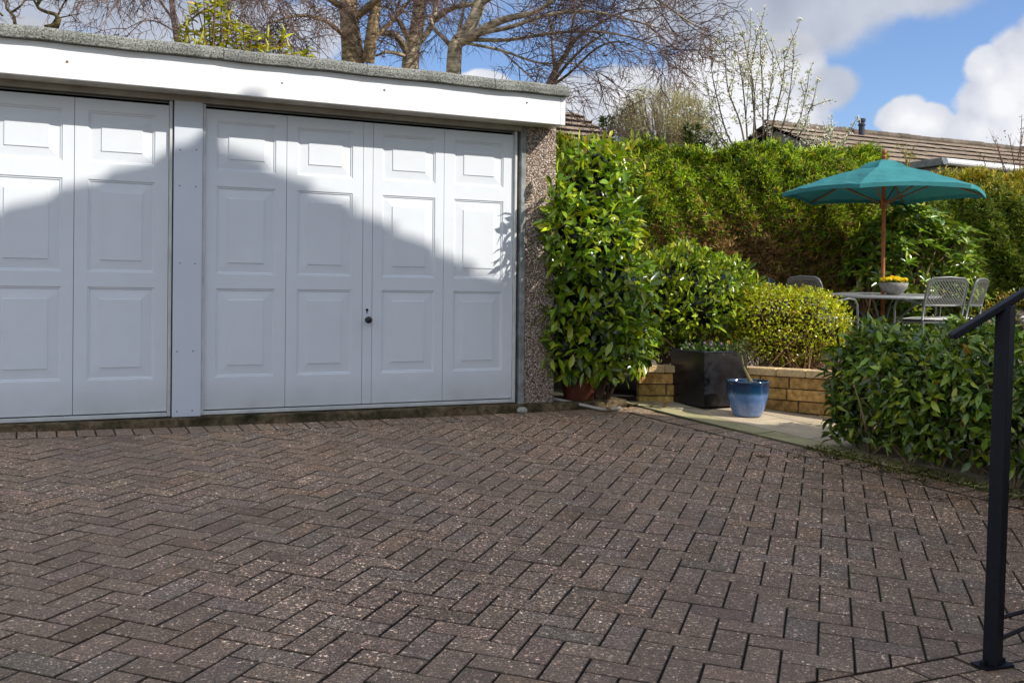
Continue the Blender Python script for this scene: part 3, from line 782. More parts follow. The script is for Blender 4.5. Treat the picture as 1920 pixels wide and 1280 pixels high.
# ------------------------------------------------------------------ foliage tools
LV = np.array([(0, 0, 0), (-.36, .30, .05), (0, .30, -.03), (.36, .30, .05), (-.42, .62, .04), (0, .62, -.03), (.42, .62, .04), (0, 1, -.02)])
LF3 = np.array([(0, 2, 1), (0, 3, 2), (4, 5, 7), (5, 6, 7)]); LF4 = np.array([(1, 2, 5, 4), (2, 3, 6, 5)])
BV = np.array([(0, 0, 0), (-.5, .5, .06), (.5, .5, .06), (0, 1, -.06)]); BF = np.array([(0, 2, 3, 1)])
def norm(a): return a/np.maximum(np.linalg.norm(a, axis=-1, keepdims=True), 1e-9)
class Leaves:
    def __init__(s): s.V = []; s.F3 = []; s.F4 = []; s.C = []; s.n = 0
    def add(s, P, D, Nn, Ls, Wd, C, curl=.15, simple=False):
        n = len(P)
        if n == 0: return
        D = norm(D); X = norm(np.cross(D, Nn)); Z = np.cross(X, D)
        T = (BV if simple else LV).copy()
        y = T[:, 1][None, :, None]; x = T[:, 0][None, :, None]; z = (T[:, 2]-curl*T[:, 1]**2)[None, :, None]
        Ls = np.broadcast_to(Ls, (n,))[:, None, None]; Wd = np.broadcast_to(Wd, (n,))[:, None, None]
        V = P[:, None, :] + D[:, None, :]*y*Ls + X[:, None, :]*x*Wd*2*.5/.42*.5 + Z[:, None, :]*z*Ls
        k = len(T); base = s.n + np.arange(n)*k
        s.V.append(V.reshape(-1, 3)); s.C.append(np.repeat(C, k, 0))
        if simple: s.F4.append((base[:, None, None]+BF[None]).reshape(-1, 4))
        else:
            s.F3.append((base[:, None, None]+LF3[None]).reshape(-1, 3)); s.F4.append((base[:, None, None]+LF4[None]).reshape(-1, 4))
        s.n += n*k
    def mesh(s, V, F, C):
        s.V.append(V); s.F3.append(F[F[:, 0] >= 0]+s.n); s.C.append(C); s.n += len(V)
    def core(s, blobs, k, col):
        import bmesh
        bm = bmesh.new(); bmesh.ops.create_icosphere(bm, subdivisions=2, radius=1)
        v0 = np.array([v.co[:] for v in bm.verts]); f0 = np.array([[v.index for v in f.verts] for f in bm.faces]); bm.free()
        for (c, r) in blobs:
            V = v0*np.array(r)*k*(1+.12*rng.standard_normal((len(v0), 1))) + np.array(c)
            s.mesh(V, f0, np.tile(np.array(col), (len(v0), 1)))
    def build(s, name, m, parent=None):
        F = []
        if s.F3: F.append(np.concatenate(s.F3))
        if s.F4: F.append(np.concatenate(s.F4))
        return mesh_np(name, np.concatenate(s.V), F, np.concatenate(s.C).astype(np.float32), m, parent)

def colors(n, stops, k=.15):
    """stops: (weight, rgb)"""
    w_ = np.array([q[0] for q in stops]); w_ = w_/w_.sum(); i = rng.choice(len(stops), n, p=w_)
    c = np.array([q[1] for q in stops])[i]*np.clip(rng.normal(1, k, (n, 1)), .4, 1.7)*np.clip(rng.normal(1, .06, (n, 3)), .7, 1.3)
    return c
def blob_points(blobs, n, lo=.82, hi=1.05, rej=.8):
    """points in the outer shell of a union of ellipsoids"""
    A = np.array([r[0]*r[1]+r[1]*r[2]+r[0]*r[2] for c, r in blobs]); k = rng.choice(len(blobs), n*3, p=A/A.sum())
    cs = np.array([c for c, r in blobs])[k]; rs = np.array([r for c, r in blobs])[k]
    d = norm(rng.standard_normal((n*3, 3))); t = rng.uniform(lo, hi, (n*3, 1))
    P = cs + d*rs*t; ok = np.ones(len(P), bool)
    for i, (c, r) in enumerate(blobs):
        q = np.linalg.norm((P-np.array(c))/np.array(r), axis=1); ok &= ~((q < rej) & (k != i))
    O = norm(d/rs)
    P, O = P[ok][:n], O[ok][:n]
    return P, O
def rnd(n): return rng.standard_normal((n, 3))
UP = np.array([[0, 0, 1.0]])

def stems(mb, base, tips, r0, r1, col, bend=.1, sides=4, segs=4):
    for t in tips:
        p0 = Vector(base) if not isinstance(base, list) else Vector(random.choice(base)); p1 = Vector(t)
        off = Vector((random.gauss(0, bend), random.gauss(0, bend), random.gauss(0, bend*.3)))
        pts = []
        for i in range(segs+1):
            u = i/segs; pts.append(p0.lerp(p1, u) + off*math.sin(math.pi*u))
        mb.tube(pts, [r0+(r1-r0)*i/segs for i in range(segs+1)], sides, cap=False, col=col)

# tall laurel against the garage corner
la = empty('laurel', (.54, 7.36, zg(.6, 7.4)), 0, 'tall glossy laurel hiding the right flank of the garage', 'shrub')
LB0 = np.array([.62, 7.45, zg(.6, 7.4)])
LBL = [((-.23, -.36, 1.34), (.085, .09, .28)), ((-.12, -.22, 1.20), (.18, .18, .30)), ((.27, .0, .50), (.22, .26, .26)), ((.22, .04, .82), (.26, .28, .40)), ((.05, .16, 1.50), (.32, .25, .31)), ((-.04, .02, 1.18), (.34, .33, .34)), ((.00, -.02, .95), (.30, .30, .36)), ((.06, 0, .66), (.31, .31, .34)), ((-.16, -.02, .70), (.25, .28, .28)), ((.06, 0, .42), (.28, .28, .24)), ((-.16, -.06, .42), (.19, .22, .20)), ((.15, .08, 1.26), (.24, .25, .32)), ((.07, .20, 1.76), (.24, .20, .15))]
lf = Leaves()
P, O = blob_points(LBL, 3700, .66, 1.10)
D = O*.55 + rnd(len(P))*.55 + UP*.15 - UP*.35*(P[:, 2:3] < .9); Nn = O*.55 + UP*.65 + rnd(len(P))*.35
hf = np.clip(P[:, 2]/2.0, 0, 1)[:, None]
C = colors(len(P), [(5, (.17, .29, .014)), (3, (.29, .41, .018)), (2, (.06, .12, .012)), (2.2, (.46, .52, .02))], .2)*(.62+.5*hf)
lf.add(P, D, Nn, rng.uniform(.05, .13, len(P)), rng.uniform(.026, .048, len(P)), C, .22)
# new growth on top
P = np.stack([rng.normal(.07, .19, 260), rng.normal(.2, .12, 260), rng.uniform(1.66, 1.96, 260)], 1)
lf.add(P, rnd(260)*.5+UP*.8, rnd(260)+UP*.4, rng.uniform(.05, .095, 260), rng.uniform(.022, .034, 260), colors(260, [(3, (.40, .44, .02)), (2, (.26, .34, .02)), (.7, (.46, .32, .03))], .2), .1)
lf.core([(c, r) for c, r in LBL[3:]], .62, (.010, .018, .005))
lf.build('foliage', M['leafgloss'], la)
b = MB(); stems(b, [(-.12, .03, .15), (.1, 0, .0), (.15, .05, .0), (.05, .05, .0)], [(rng.uniform(-.25, .3), rng.uniform(-.15, .15), rng.uniform(.6, 1.7)) for _ in range(16)], .014, .005, (.08, .05, .03), .08)
b.build('stem', M['twig'], la, cols=True)

def bush(name, label, base, blobs, n, L_, Wd, stops, m='leaf', shell=(.72, 1.08), up=.5, outw=.6, rd=.5, core=.6, core_col=(.010, .016, .004), nstem=0, stem_r=.006, stem_col=(.09, .06, .035), curl=.18, simple=False, cat='shrub', group=None, tint=None, stem_base=.15, flower=None):
    t = empty(name, base, 0, label, cat, group)
    lf = Leaves(); P, O = blob_points(blobs, n, *shell)
    k = len(P); D = O*outw + rnd(k)*rd + UP*up; Nn = O*.5 + UP*.6 + rnd(k)*.4
    C = colors(k, stops, .2)
    if tint is not None: C = C*tint(P)[:, None]
    lf.add(P, D, Nn, rng.uniform(L_*.65, L_*1.2, k), rng.uniform(Wd*.75, Wd*1.2, k), C, curl, simple)
    if core: lf.core(blobs, core, core_col)
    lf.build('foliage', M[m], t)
    if nstem:
        P, O = blob_points(blobs, nstem, .5, .95, 0)
        b = MB(); R0 = [(random.gauss(0, stem_base), random.gauss(0, stem_base*.7), -.02) for _ in range(max(6, nstem//5))]
        stems(b, R0, P, stem_r, stem_r*.5, stem_col, .06)
        b.build('stem', M['twig'], t, cols=True)
    return t

gz0 = -.575
# glossy evergreen between laurel and low box bush
bush('evergreen_shrub', 'rounded glossy evergreen shrub behind the black planter', (1.46, 8.25, gz0), [((-.12, 0, .66), (.36, .36, .30)), ((.22, .0, .62), (.34, .34, .28)), ((.05, -.05, .50), (.46, .40, .26)), ((-.25, -.05, .45), (.22, .3, .3)), ((-.05, 0, .84), (.24, .25, .16)), ((-.44, -.05, .36), (.22, .26, .30))], 4000, .068, .026,
     [(4, (.34, .43, .02)), (3, (.21, .32, .018)), (2, (.09, .16, .012)), (1, (.50, .52, .03))], 'leafgloss', up=.45, nstem=90, core=.55, stem_r=.007, stem_base=.16, stem_col=(.14, .085, .045))
# small-leaved yellow bush
bush('box_leaved_bush', 'low bushy yellow green shrub with twiggy stems right of the blue pot', (2.20, 8.05, gz0), [((-.12, 0, .43), (.27, .32, .22)), ((.17, 0, .41), (.27, .32, .21)), ((.10, -.02, .53), (.20, .26, .13)), ((-.10, .02, .50), (.24, .26, .15)), ((-.28, .02, .45), (.17, .25, .22)), ((.26, -.05, .36), (.16, .2, .22)), ((-.02, -.02, .24), (.36, .28, .17))], 8800, .024, .014,
     [(4, (.46, .54, .015)), (3, (.62, .64, .02)), (2, (.30, .34, .012)), (1.6, (.46, .30, .03))], 'leaf', up=.7, nstem=260, core=.60, core_col=(.035, .026, .010), stem_r=.0035, stem_base=.22, stem_col=(.17, .09, .04), simple=True, shell=(.62, 1.22))
lf = Leaves()
# rhododendron by the table: rosettes of leaves with gaps
def rhodo():
    t = empty('rhododendron', (5.15, 12.95, -.65), 0, 'broad leaved rhododendron behind the garden table', 'shrub')
    lf = Leaves(); blobs = [((-.15, 0, 1.30), (.62, .45, .42)), ((.40, 0, 1.22), (.45, .42, .42)), ((-.45, .05, 1.0), (.40, .4, .35)), ((.45, 0, .80), (.38, .4, .35)), ((-.05, .05, 1.62), (.40, .35, .22)), ((.0, -.1, .85), (.5, .4, .35)), ((-.2, -.1, .5), (.35, .3, .25))]
    P0, O0 = blob_points(blobs, 560, .55, 1.10, .6)
    for p, o in zip(P0, O0):
        n = random.randint(5, 9); ax_ = norm((o*.6+np.array([0, 0, .7])+rng.standard_normal(3)*.25)[None])[0]
        u_ = norm(np.cross(ax_, [0.3, .2, 1])[None])[0]; v_ = np.cross(ax_, u_)
        an = np.linspace(0, 2*np.pi, n, endpoint=False)+rng.uniform(0, 6)
        D = np.cos(an)[:, None]*u_ + np.sin(an)[:, None]*v_ + ax_*rng.uniform(.1, .7, (n, 1))
        lf.add(np.tile(p, (n, 1)), D, np.tile(ax_, (n, 1)), rng.uniform(.11, .18, n), rng.uniform(.035, .055, n), colors(n, [(4, (.15, .25, .02)), (2, (.26, .34, .03)), (2, (.07, .14, .015)), (1, (.36, .42, .05))], .18), .18)
    lf.build('foliage', M['leafgloss'], t)
    b = MB(); stems(b, [(-.45, 0, 0), (-.2, 0, 0), (.2, .1, 0), (-.6, .1, .0)], P0[::4], .022, .007, (.20, .13, .07), .14); b.build('stem', M['twig'], t, cols=True)
rhodo()

# conifer hedge -----------------------------------------------------------------
def hedge(name, label, x0, x1, yf, depth, top, z0, n, stops, brown=True, yellow_top=0, slope=0):
    t = empty(name, ((x0+x1)/2, yf, z0), 0, label, 'hedge')
    lf = Leaves(); cx = (x0+x1)/2
    def topz(x): return top + slope*(x-x0) + .04*math.sin(x*1.7+1) + .04*math.sin(x*4.3) + .03*math.sin(x*11)
    def bulge(x, z): return .06*math.sin(x*2.3+z*1.1) + .06*math.sin(x*5.1-z*3.7+1.3) + .04*math.sin(x*11.3+z*7.1)
    tz = np.vectorize(topz); bu = np.vectorize(bulge)
    # face
    nf = int(n*.78); x = rng.uniform(x0, x1, nf); zt = tz(x); z = z0 + (zt-z0)*rng.uniform(0, 1, nf)**.92
    y = yf + bu(x, z) + rng.exponential(.07, nf) - .05 + .18*np.clip((z-zt+.4)/.4, 0, 1)**2
    P = np.stack([x, y, z], 1); O = np.tile(np.array([[0, -1., .12]]), (nf, 1))
    nt = n-nf; x2 = rng.uniform(x0, x1, nt); y2 = yf + .1 + rng.uniform(0, 1, nt)**1.5*depth; z2 = tz(x2) + rng.normal(0, .05, nt) + .03
    P2 = np.stack([x2, y2, z2], 1); O2 = np.tile(np.array([[0, -.5, 1.]]), (nt, 1))
    P = np.concatenate([P, P2]); O = np.concatenate([O, O2]); k = len(P)
    sw = np.sin(P[:, 0]*1.3+P[:, 2]*.8)[:, None]*np.array([[.5, 0, 0]])
    D = O*.5 + UP*.55 + sw + np.array([[.35, 0, 0]]) + rnd(k)*.38
    Nn = O*.8 + UP*.3 + rnd(k)*.45
    C = colors(k, stops, .22)
    # clumpy light and dark
    f = .5+.5*np.sin(P[:, 0]*3.1+np.sin(P[:, 2]*2.3)*1.5+P[:, 2]*5.0)*np.sin(P[:, 2]*4.1-P[:, 0]*2.0+.7)
    C *= (.82+.45*f)[:, None]
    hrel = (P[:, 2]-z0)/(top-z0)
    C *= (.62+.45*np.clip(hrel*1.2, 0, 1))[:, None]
    if brown:
        w_ = np.exp(-((P[:, 0]-3.0)/1.25)**2)*np.exp(-((P[:, 2]-.45)/.62)**2)*1.25 + .35*np.exp(-((P[:, 0]-4.3)/.6)**2)*np.exp(-((P[:, 2]-.2)/.6)**2)
        m = rng.uniform(0, 1, k) < w_*.85
        C[m] = colors(m.sum(), [(3, (.32, .19, .06)), (2, (.22, .13, .045)), (1, (.13, .08, .03)), (1, (.42, .28, .10))], .2)
    if yellow_top:
        w_ = np.clip((P[:, 2]-(tz(P[:, 0])-yellow_top))/yellow_top, 0, 1); m = rng.uniform(0, 1, k) < w_*.85
        C[m] = colors(m.sum(), [(3, (.48, .40, .03)), (2, (.34, .32, .03)), (1, (.55, .42, .06))], .15)
    base = P - np.array([[cx, yf, z0]])
    for j in range(5):     # each spray is five narrow fronds in a fan
        a = (j-2)*.42
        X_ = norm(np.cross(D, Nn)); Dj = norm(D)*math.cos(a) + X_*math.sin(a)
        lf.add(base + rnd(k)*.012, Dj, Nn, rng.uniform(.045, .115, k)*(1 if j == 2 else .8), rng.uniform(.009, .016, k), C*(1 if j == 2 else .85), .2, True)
    bx_ = MB(); ns = 40
    core = []
    V = []; Fc = []
    for i in range(ns+1):
        xx = x0+(x1-x0)*i/ns; zz = topz(xx)
        row = [(xx-cx, .17+bulge(xx, z0), 0), (xx-cx, .17+bulge(xx, (z0+zz)/2), (zz-z0)*.5), (xx-cx, .2+bulge(xx, zz), zz-z0-.18), (xx-cx, .45, zz-z0-.06), (xx-cx, depth, zz-z0-.08), (xx-cx, depth, 0)]
        V += row
    for i in range(ns):
        for j in range(5):
            a = i*6+j; Fc += [(a, a+6, a+7), (a, a+7, a+1)]
    for e in (0, ns*6):
        for j in range(1, 5): Fc.append((e, e+j, e+j+1))
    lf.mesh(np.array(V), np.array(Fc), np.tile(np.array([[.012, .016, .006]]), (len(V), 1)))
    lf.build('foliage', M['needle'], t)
    return t
GS = [(4, (.22, .34, .012)), (3, (.33, .44, .014)), (2, (.46, .52, .02)), (2.6, (.045, .09, .010)), (.6, (.28, .18, .03))]
hedge('conifer_hedge', 'tall green clipped conifer hedge with brown scorched patch left of the parasol', .35, 4.95, 13.35, 1.1, 1.98, -.65, 36000, GS, slope=-.03)
hedge('conifer_hedge', 'darker conifer hedge with yellowing top right of the parasol', 4.95, 9.2, 13.75, 1.1, 1.62, -.65, 22000, [(4, (.10, .16, .012)), (3, (.18, .24, .014)), (1, (.28, .30, .02))], brown=False, yellow_top=.32, slope=.02)

# small golden bushes at right behind the chairs
bush('golden_shrub', 'loose golden leaved shrub right of the chairs, below the dark hedge', (6.25, 12.6, -.62), [((0, 0, .32), (.50, .35, .42)), ((.5, 0, .25), (.45, .3, .38)), ((-.4, .0, .28), (.32, .3, .3)), ((.95, 0, .4), (.4, .3, .5))], 2600, .045, .022, [(3, (.36, .30, .03)), (2, (.24, .25, .02)), (2, (.32, .17, .03)), (1, (.10, .13, .015))], up=.6, nstem=60, core=.5, core_col=(.02, .016, .006), simple=True)
bush('ground_cover', 'low green plants growing under the rhododendron and table', (4.7, 12.55, -.64), [((-.6, 0, .10), (.5, .2, .22)), ((.2, 0, .12), (.5, .2, .25)), ((.7, .1, .2), (.3, .2, .3)), ((-1.2, .2, .1), (.5, .2, .3))], 1500, .06, .022, [(3, (.10, .15, .015)), (2, (.16, .20, .02)), (1, (.05, .08, .01))], up=.7, core=.5, cat='plant')

# near hedge ----------------------------------------------------------------------
def near_hedge():
    A0 = np.array([1.90, 6.02]); e1 = norm((np.array([2.62, 4.98])-np.array([1.85, 6.06]))[None])[0]; e2 = np.array([-e1[1], e1[0]])
    if e2[0] < 0: e2 = -e2
    bz0 = zg(2.2, 5.4)-.03
    t = empty('laurel_hedge', (A0[0], A0[1], bz0), 0, 'clipped portugal laurel hedge with small dark leaves beside the drive', 'hedge')
    L_, Dp, Hh = 3.0, .95, .63
    lf = Leaves()
    def prof(u, v): return .05*math.sin(u*6.1+v*3)+.04*math.sin(u*13+v*9+1)
    pr_ = np.vectorize(prof)
    def put(u, dd, h):    # along, inward, up -> local
        p = np.outer(u, e1) + np.outer(dd, e2)
        gnd = np.array([zg(*(A0+q))-bz0 for q in p])
        return np.column_stack([p, gnd+h])
    n1 = 4300; u = rng.uniform(.0, 2.1, n1)**1.0; h = Hh*rng.uniform(.06, 1.03, n1)**.62; e1_ = rng.exponential(.085, n1); d = pr_(u, h) + e1_ - .03 + .10*np.clip((h-Hh+.15)/.15, 0, 1)**2 + .05*np.clip(.25-h, 0, 1)
    P1 = put(u, d, h); O1 = np.tile(np.array([[-e2[0], -e2[1], .25]]), (n1, 1))
    n2 = 3800; u = rng.uniform(-.02, 2.6, n2); d = rng.uniform(.02, Dp, n2); h = Hh + .03 + pr_(u, d*2) + rng.normal(0, .022, n2) + .03*d
    P2 = put(u, d, h); O2 = np.tile(np.array([[-e2[0]*.3, -e2[1]*.3, 1]]), (n2, 1))
    n3 = 1300; d = rng.uniform(.03, Dp, n3); h = Hh*rng.uniform(.1, 1.02, n3); u = -pr_(d, h) + rng.exponential(.05, n3) - .03 + .06*np.clip((h-Hh+.15)/.15, 0, 1)
    P3 = put(u, d, h); O3 = np.tile(np.array([[-e1[0], -e1[1], .25]]), (n3, 1))
    P = np.concatenate([P1, P2, P3]); O = np.concatenate([O1, O2, O3]); k = len(P)
    D = O*.5 + rnd(k)*.65 - UP*.20 + UP*.4*(O[:, 2:3] > .8); Nn = O*.5 + UP*.6 + rnd(k)*.55
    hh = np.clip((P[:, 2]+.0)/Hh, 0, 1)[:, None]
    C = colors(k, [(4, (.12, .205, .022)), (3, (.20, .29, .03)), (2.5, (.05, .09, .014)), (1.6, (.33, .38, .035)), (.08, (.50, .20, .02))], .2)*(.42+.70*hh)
    C *= np.concatenate([np.exp(-e1_*7)*1.25, np.full(n2, 1.1), np.full(n3, .9)])[:, None]  # deeper leaves coloured darker, painting the shade of the hedge hollows
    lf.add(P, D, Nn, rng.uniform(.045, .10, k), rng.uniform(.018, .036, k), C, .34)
    V = []; Fc = []; ns = 16
    for i in range(ns+1):
        uu = .10+(L_-.1)*i/ns
        for (dd, hq) in ((.42, .10), (.26, Hh*.5), (.20, Hh-.12), (.4, Hh-.08), (Dp, Hh-.08), (Dp, .1)):
            V.append(put(np.array([uu]), np.array([dd]), np.array([hq]))[0])
    for i in range(ns):
        for j in range(6):
            a = i*6+j; b_ = i*6+(j+1) % 6; Fc += [(a, a+6, b_+6), (a, b_+6, b_)]
    for e in (0, ns*6):
        for j in range(1, 5): Fc.append((e, e+j, e+j+1))
    lf.mesh(np.array(V), np.array(Fc), np.tile(np.array([[.008, .012, .005]]), (len(V), 1)))
    lf.build('foliage', M['leafgloss'], t)
    b = MB()
    for k in range(15):
        u0 = .08+k*.16+random.uniform(-.05, .05); d0 = random.uniform(.08, .35)
        b0 = put(np.array([u0]), np.array([d0]), np.array([-.02]))[0]
        for j in range(9):
            tip = put(np.array([u0+random.gauss(0, .22)]), np.array([max(-.01, d0+random.gauss(-.12, .14))]), np.array([random.uniform(.25, .6)]))[0]
            stems(b, tuple(b0), [tip], .009, .003, (.30, .225, .13), .06)
    b.build('stem', M['twig'], t, cols=True)
    # moss and seedlings along the foot
    m = Leaves(); nm = 5200; u = rng.uniform(-.15, 2.3, nm); d = rng.normal(.02, .05, nm)*(1-.3*np.sin(u*9))
    P = np.outer(u, e1)+np.outer(d, e2); z = np.array([zg(*(A0+q)) for q in P])
    m.add(np.column_stack([P+A0, z]), rnd(nm)*.6+UP*.8, rnd(nm)+UP*.3, rng.uniform(.010, .028, nm), rng.uniform(.006, .012, nm), colors(nm, [(3, (.09, .10, .012)), (2, (.16, .18, .02)), (1.5, (.08, .05, .02)), (.4, (.26, .36, .03))], .25), .1, True)
    for _ in range(34):
        u0, d0 = random.uniform(-.2, 2.0), -abs(random.gauss(0, .22))-.03; n_ = random.randint(8, 26)
        q = np.outer(u0+rng.normal(0, .018, n_), e1)+np.outer(d0+rng.normal(0, .018, n_), e2)+A0
        m.add(np.column_stack([q, [zg(*t_)+.004 for t_ in q]]), rnd(n_)*.8+UP*.5, rnd(n_)+UP*.3, rng.uniform(.008, .018, n_), .008, colors(n_, [(2, (.05, .05, .012)), (1, (.09, .10, .015)), (1, (.03, .02, .012))], .25), .1, True)
    mo = m.build('moss', M['leaf']); mo['kind'] = 'stuff'; tag(mo, 'moss and tiny seedlings along the foot of the clipped hedge', 'moss')
near_hedge()
sm = MB()
for i in range(14):
    a = np.array([1.85, 6.06])+dh*(.19*i-.1); b_ = a+dh*.19
    q = [a-inh*.02, b_-inh*.02, b_-inh*1.4, a-inh*1.4]
    sm.quad(*[(p[0], p[1], zg(p[0], p[1])-.004) for p in q])
st(sm.build('flower_bed', M['soil']))

# small potted plants --------------------------------------------------------------
t = empty('pansy_plants', (px, py, pz+H0-.03), R(28), 'low pansies with purple and yellow blooms filling the black planter', 'flowers')
lf = Leaves(); n = 420; P = np.stack([rng.uniform(-.17, .17, n), rng.uniform(-.17, .17, n), rng.uniform(0, .065, n)], 1)
lf.add(P, rnd(n)*.7+UP*.5, UP+rnd(n)*.4, rng.uniform(.022, .045, n), rng.uniform(.014, .022, n), colors(n, [(3, (.045, .09, .02)), (2, (.09, .15, .025))], .2), .2)
lf.build('leaves', M['leaf'], t)
for (x, y, z, c) in [(-.10, -.15, .075, (.10, .04, .22)), (.02, -.12, .08, (.09, .04, .20)), (-.02, .02, .08, (.13, .06, .25)), (.165, -.03, .085, (.75, .50, .04)), (.13, .12, .08, (.10, .04, .18)), (-.14, .05, .07, (.12, .05, .24))]:
    f = Leaves(); a = np.linspace(0, 2*np.pi, 5, endpoint=False); nrmf = np.array([-.3, -.8, .5])
    Dp = np.stack([np.cos(a), np.sin(a)*.35, np.sin(a)*.9], 1)
    f.add(np.zeros((5, 3)), Dp, np.tile(nrmf, (5, 1)), .016, .016, np.tile(np.array([c])*.75, (5, 1)), .1)
    f.add(np.zeros((3, 3))+nrmf*.004, np.stack([np.cos(a[:3]*1.67), np.zeros(3), np.sin(a[:3]*1.67)], 1), np.tile(nrmf, (3, 1)), .007, .007, np.tile(np.array([[.02, .01, .03] if c[0] > .5 else [.6, .4, .03]]), (3, 1)), .1)
    o = f.build('flower', M['petal'], t); o.location = (x, y, z)
t = empty('potted_sapling', (bx+.02, by, bz+.19), 0, 'bent woody stem with a few leaves growing in the blue pot', 'plant')
b = MB(); b.tube([(.0, 0, 0), (.0, 0, .05), (-.025, .0, .10), (-.055, 0, .16), (-.065, .0, .23), (-.06, .0, .30)], [.014, .016, .010, .008, .006, .004], 7, col=(.20, .17, .07))
b.tube([(-.06, 0, .22), (-.10, -.01, .26), (-.13, 0, .29)], [.005, .004, .003], 5, col=(.2, .17, .07)); b.tube([(-.065, 0, .24), (-.03, .01, .29), (.0, 0, .31)], [.005, .004, .003], 5, col=(.2, .17, .07))
b.build('stem', M['twig'], t, cols=True)
lf = Leaves(); n = 110; P = np.stack([rng.normal(-.06, .055, n), rng.normal(0, .04, n), rng.normal(.29, .035, n)], 1)
lf.add(P, rnd(n)+UP*.1, UP+rnd(n)*.5, rng.uniform(.025, .05, n), rng.uniform(.012, .020, n), colors(n, [(3, (.09, .13, .02)), (2, (.14, .17, .03)), (1, (.10, .07, .03))], .2), .3)
lf.build('foliage', M['leaf'], t)

# ------------------------------------------------------------------ table, chairs, parasol, bowl
TC = (4.388, 12.0, -.655)
tb = empty('garden_table', TC, 0, 'round grey metal garden table around the parasol pole', 'table')
b = MB(); b.lathe([(.03, .722), (.60, .722), (.63, .718), (.637, .708), (.635, .695), (.62, .690), (.03, .690)], 56)
o = b.build('tabletop', M['tabletop'], tb); o.rotation_euler = (R(2.4), 0, 0)
for k in range(4):
    a = math.pi/4+k*math.pi/2+.2; c, s = math.cos(a), math.sin(a)
    MB().tube([(c*.50, s*.50, .685), (c*.36, s*.36, .60), (c*.10, s*.10, .36), (c*.09, s*.09, .28), (c*.30, s*.30, .08), (c*.44, s*.44, .0)], .016, 8).build('leg', M['alu'], tb, smooth=True)
b = MB(); b.lathe([(.05, .27), (.10, .27), (.10, .30), (.05, .30)], 20); b.build('leg_hub', M['alu'], tb)

um = empty('parasol', (TC[0], TC[1], TC[2]), 0, 'dark teal parasol with wooden pole standing open over the table', 'parasol')
zc = lambda z: z-TC[2]
Rr = 1.19; ze = zc(1.255); zt = zc(1.655)
b = MB(); b.tube([(0, 0, 0), (0, 0, zt-.03)], .024, 14, cap=True); b.build('pole', M['teak'], um, smooth=True)
b = MB(); b.lathe([(.0001, .125), (.012, .12), (.024, .10), (.030, .085), (.020, .066), (.014, .055), (.030, .045), (.034, .035), (.022, .02), (.022, -.03)], 16)
o = b.build('finial', M['teak'], um, smooth=True); o.location = (0, 0, zt)
def canopy(mb, r0, r1, z0, z1, A0, nu=10, nv=8, sag=.05, scal=.015, drop=.0):
    for k in range(6):
        a = A0+k*math.pi/3; a2 = a+math.pi/3
        g_ = []
        for i in range(nu+1):
            t = i/nu
            p = np.array([math.cos(a), math.sin(a)]); q = np.array([math.cos(a2), math.sin(a2)])
            row = []
            for j in range(nv+1):
                s = j/nv; d = p*(1-s)+q*s; rr = r0+(r1-r0)*t
                z = z0+(z1-z0)*(t**.92) - sag*math.sin(math.pi*t)*.35*4*s*(1-s)*1.0 + .03*math.sin(math.pi*t)
                if scal: z += scal*4*s*(1-s)*t**4
                row.append((d[0]*rr, d[1]*rr, z))
            g_.append(row)
        for i in range(nu):
            for j in range(nv): mb.quad(*[(q[0], q[1], q[2]+.006*math.sin(q[0]*21+q[1]*9)*math.sin(q[1]*17-q[0]*5)) for q in (g_[i][j], g_[i+1][j], g_[i+1][j+1], g_[i][j+1])])
        if drop:
            for j in range(nv):
                p, q = g_[nu][j], g_[nu][j+1]
                mb.quad(p, (p[0], p[1], p[2]-drop), (q[0], q[1], q[2]-drop), q)
A0 = R(-122)
b = MB(); canopy(b, .05, Rr, zt-.035, ze, A0, drop=.045, scal=.03)
cn = b.build('canopy', M['canvas'], um)
b = MB(); canopy(b, .02, .30, zt-.005, zt-.105, A0, 6, 8, sag=.0, scal=-.02, drop=.02); b.build('vent_cap', M['canvas'], cn)
for k in range(6):
    a = A0+k*math.pi/3; c, s = math.cos(a), math.sin(a)
    rb = MB().tube([(c*.03, s*.03, zt-.07), (c*.6, s*.6, (zt+ze)/2-.03), (c*(Rr-.03), s*(Rr-.03), ze-.01)], .011, 6).build('rib', M['teak'], um)
    MB().tube([(c*.03, s*.03, ze-.12), (c*.62, s*.62, (zt+ze)/2-.06)], .009, 6).build('strut', M['teak'], rb)
b = MB(); b.lathe([(.024, -.06), (.045, -.05), (.045, .04), (.024, .05)], 14); o = b.build('runner', M['teak'], um); o.location = (0, 0, ze-.12)
b = MB(); b.tube([(.03+.012*math.sin(i), -.03, ze-.12-.02*i+.006*i*i*.3) for i in range(7)], .004, 5, col=None); b.build('cord', M['hose'], um)
b = MB(); b.lathe([(.001, 0), (.25, 0), (.25, .05), (.05, .09), (.05, .25), (.026, .25)], 28); b.build('base', M['alu'], um)

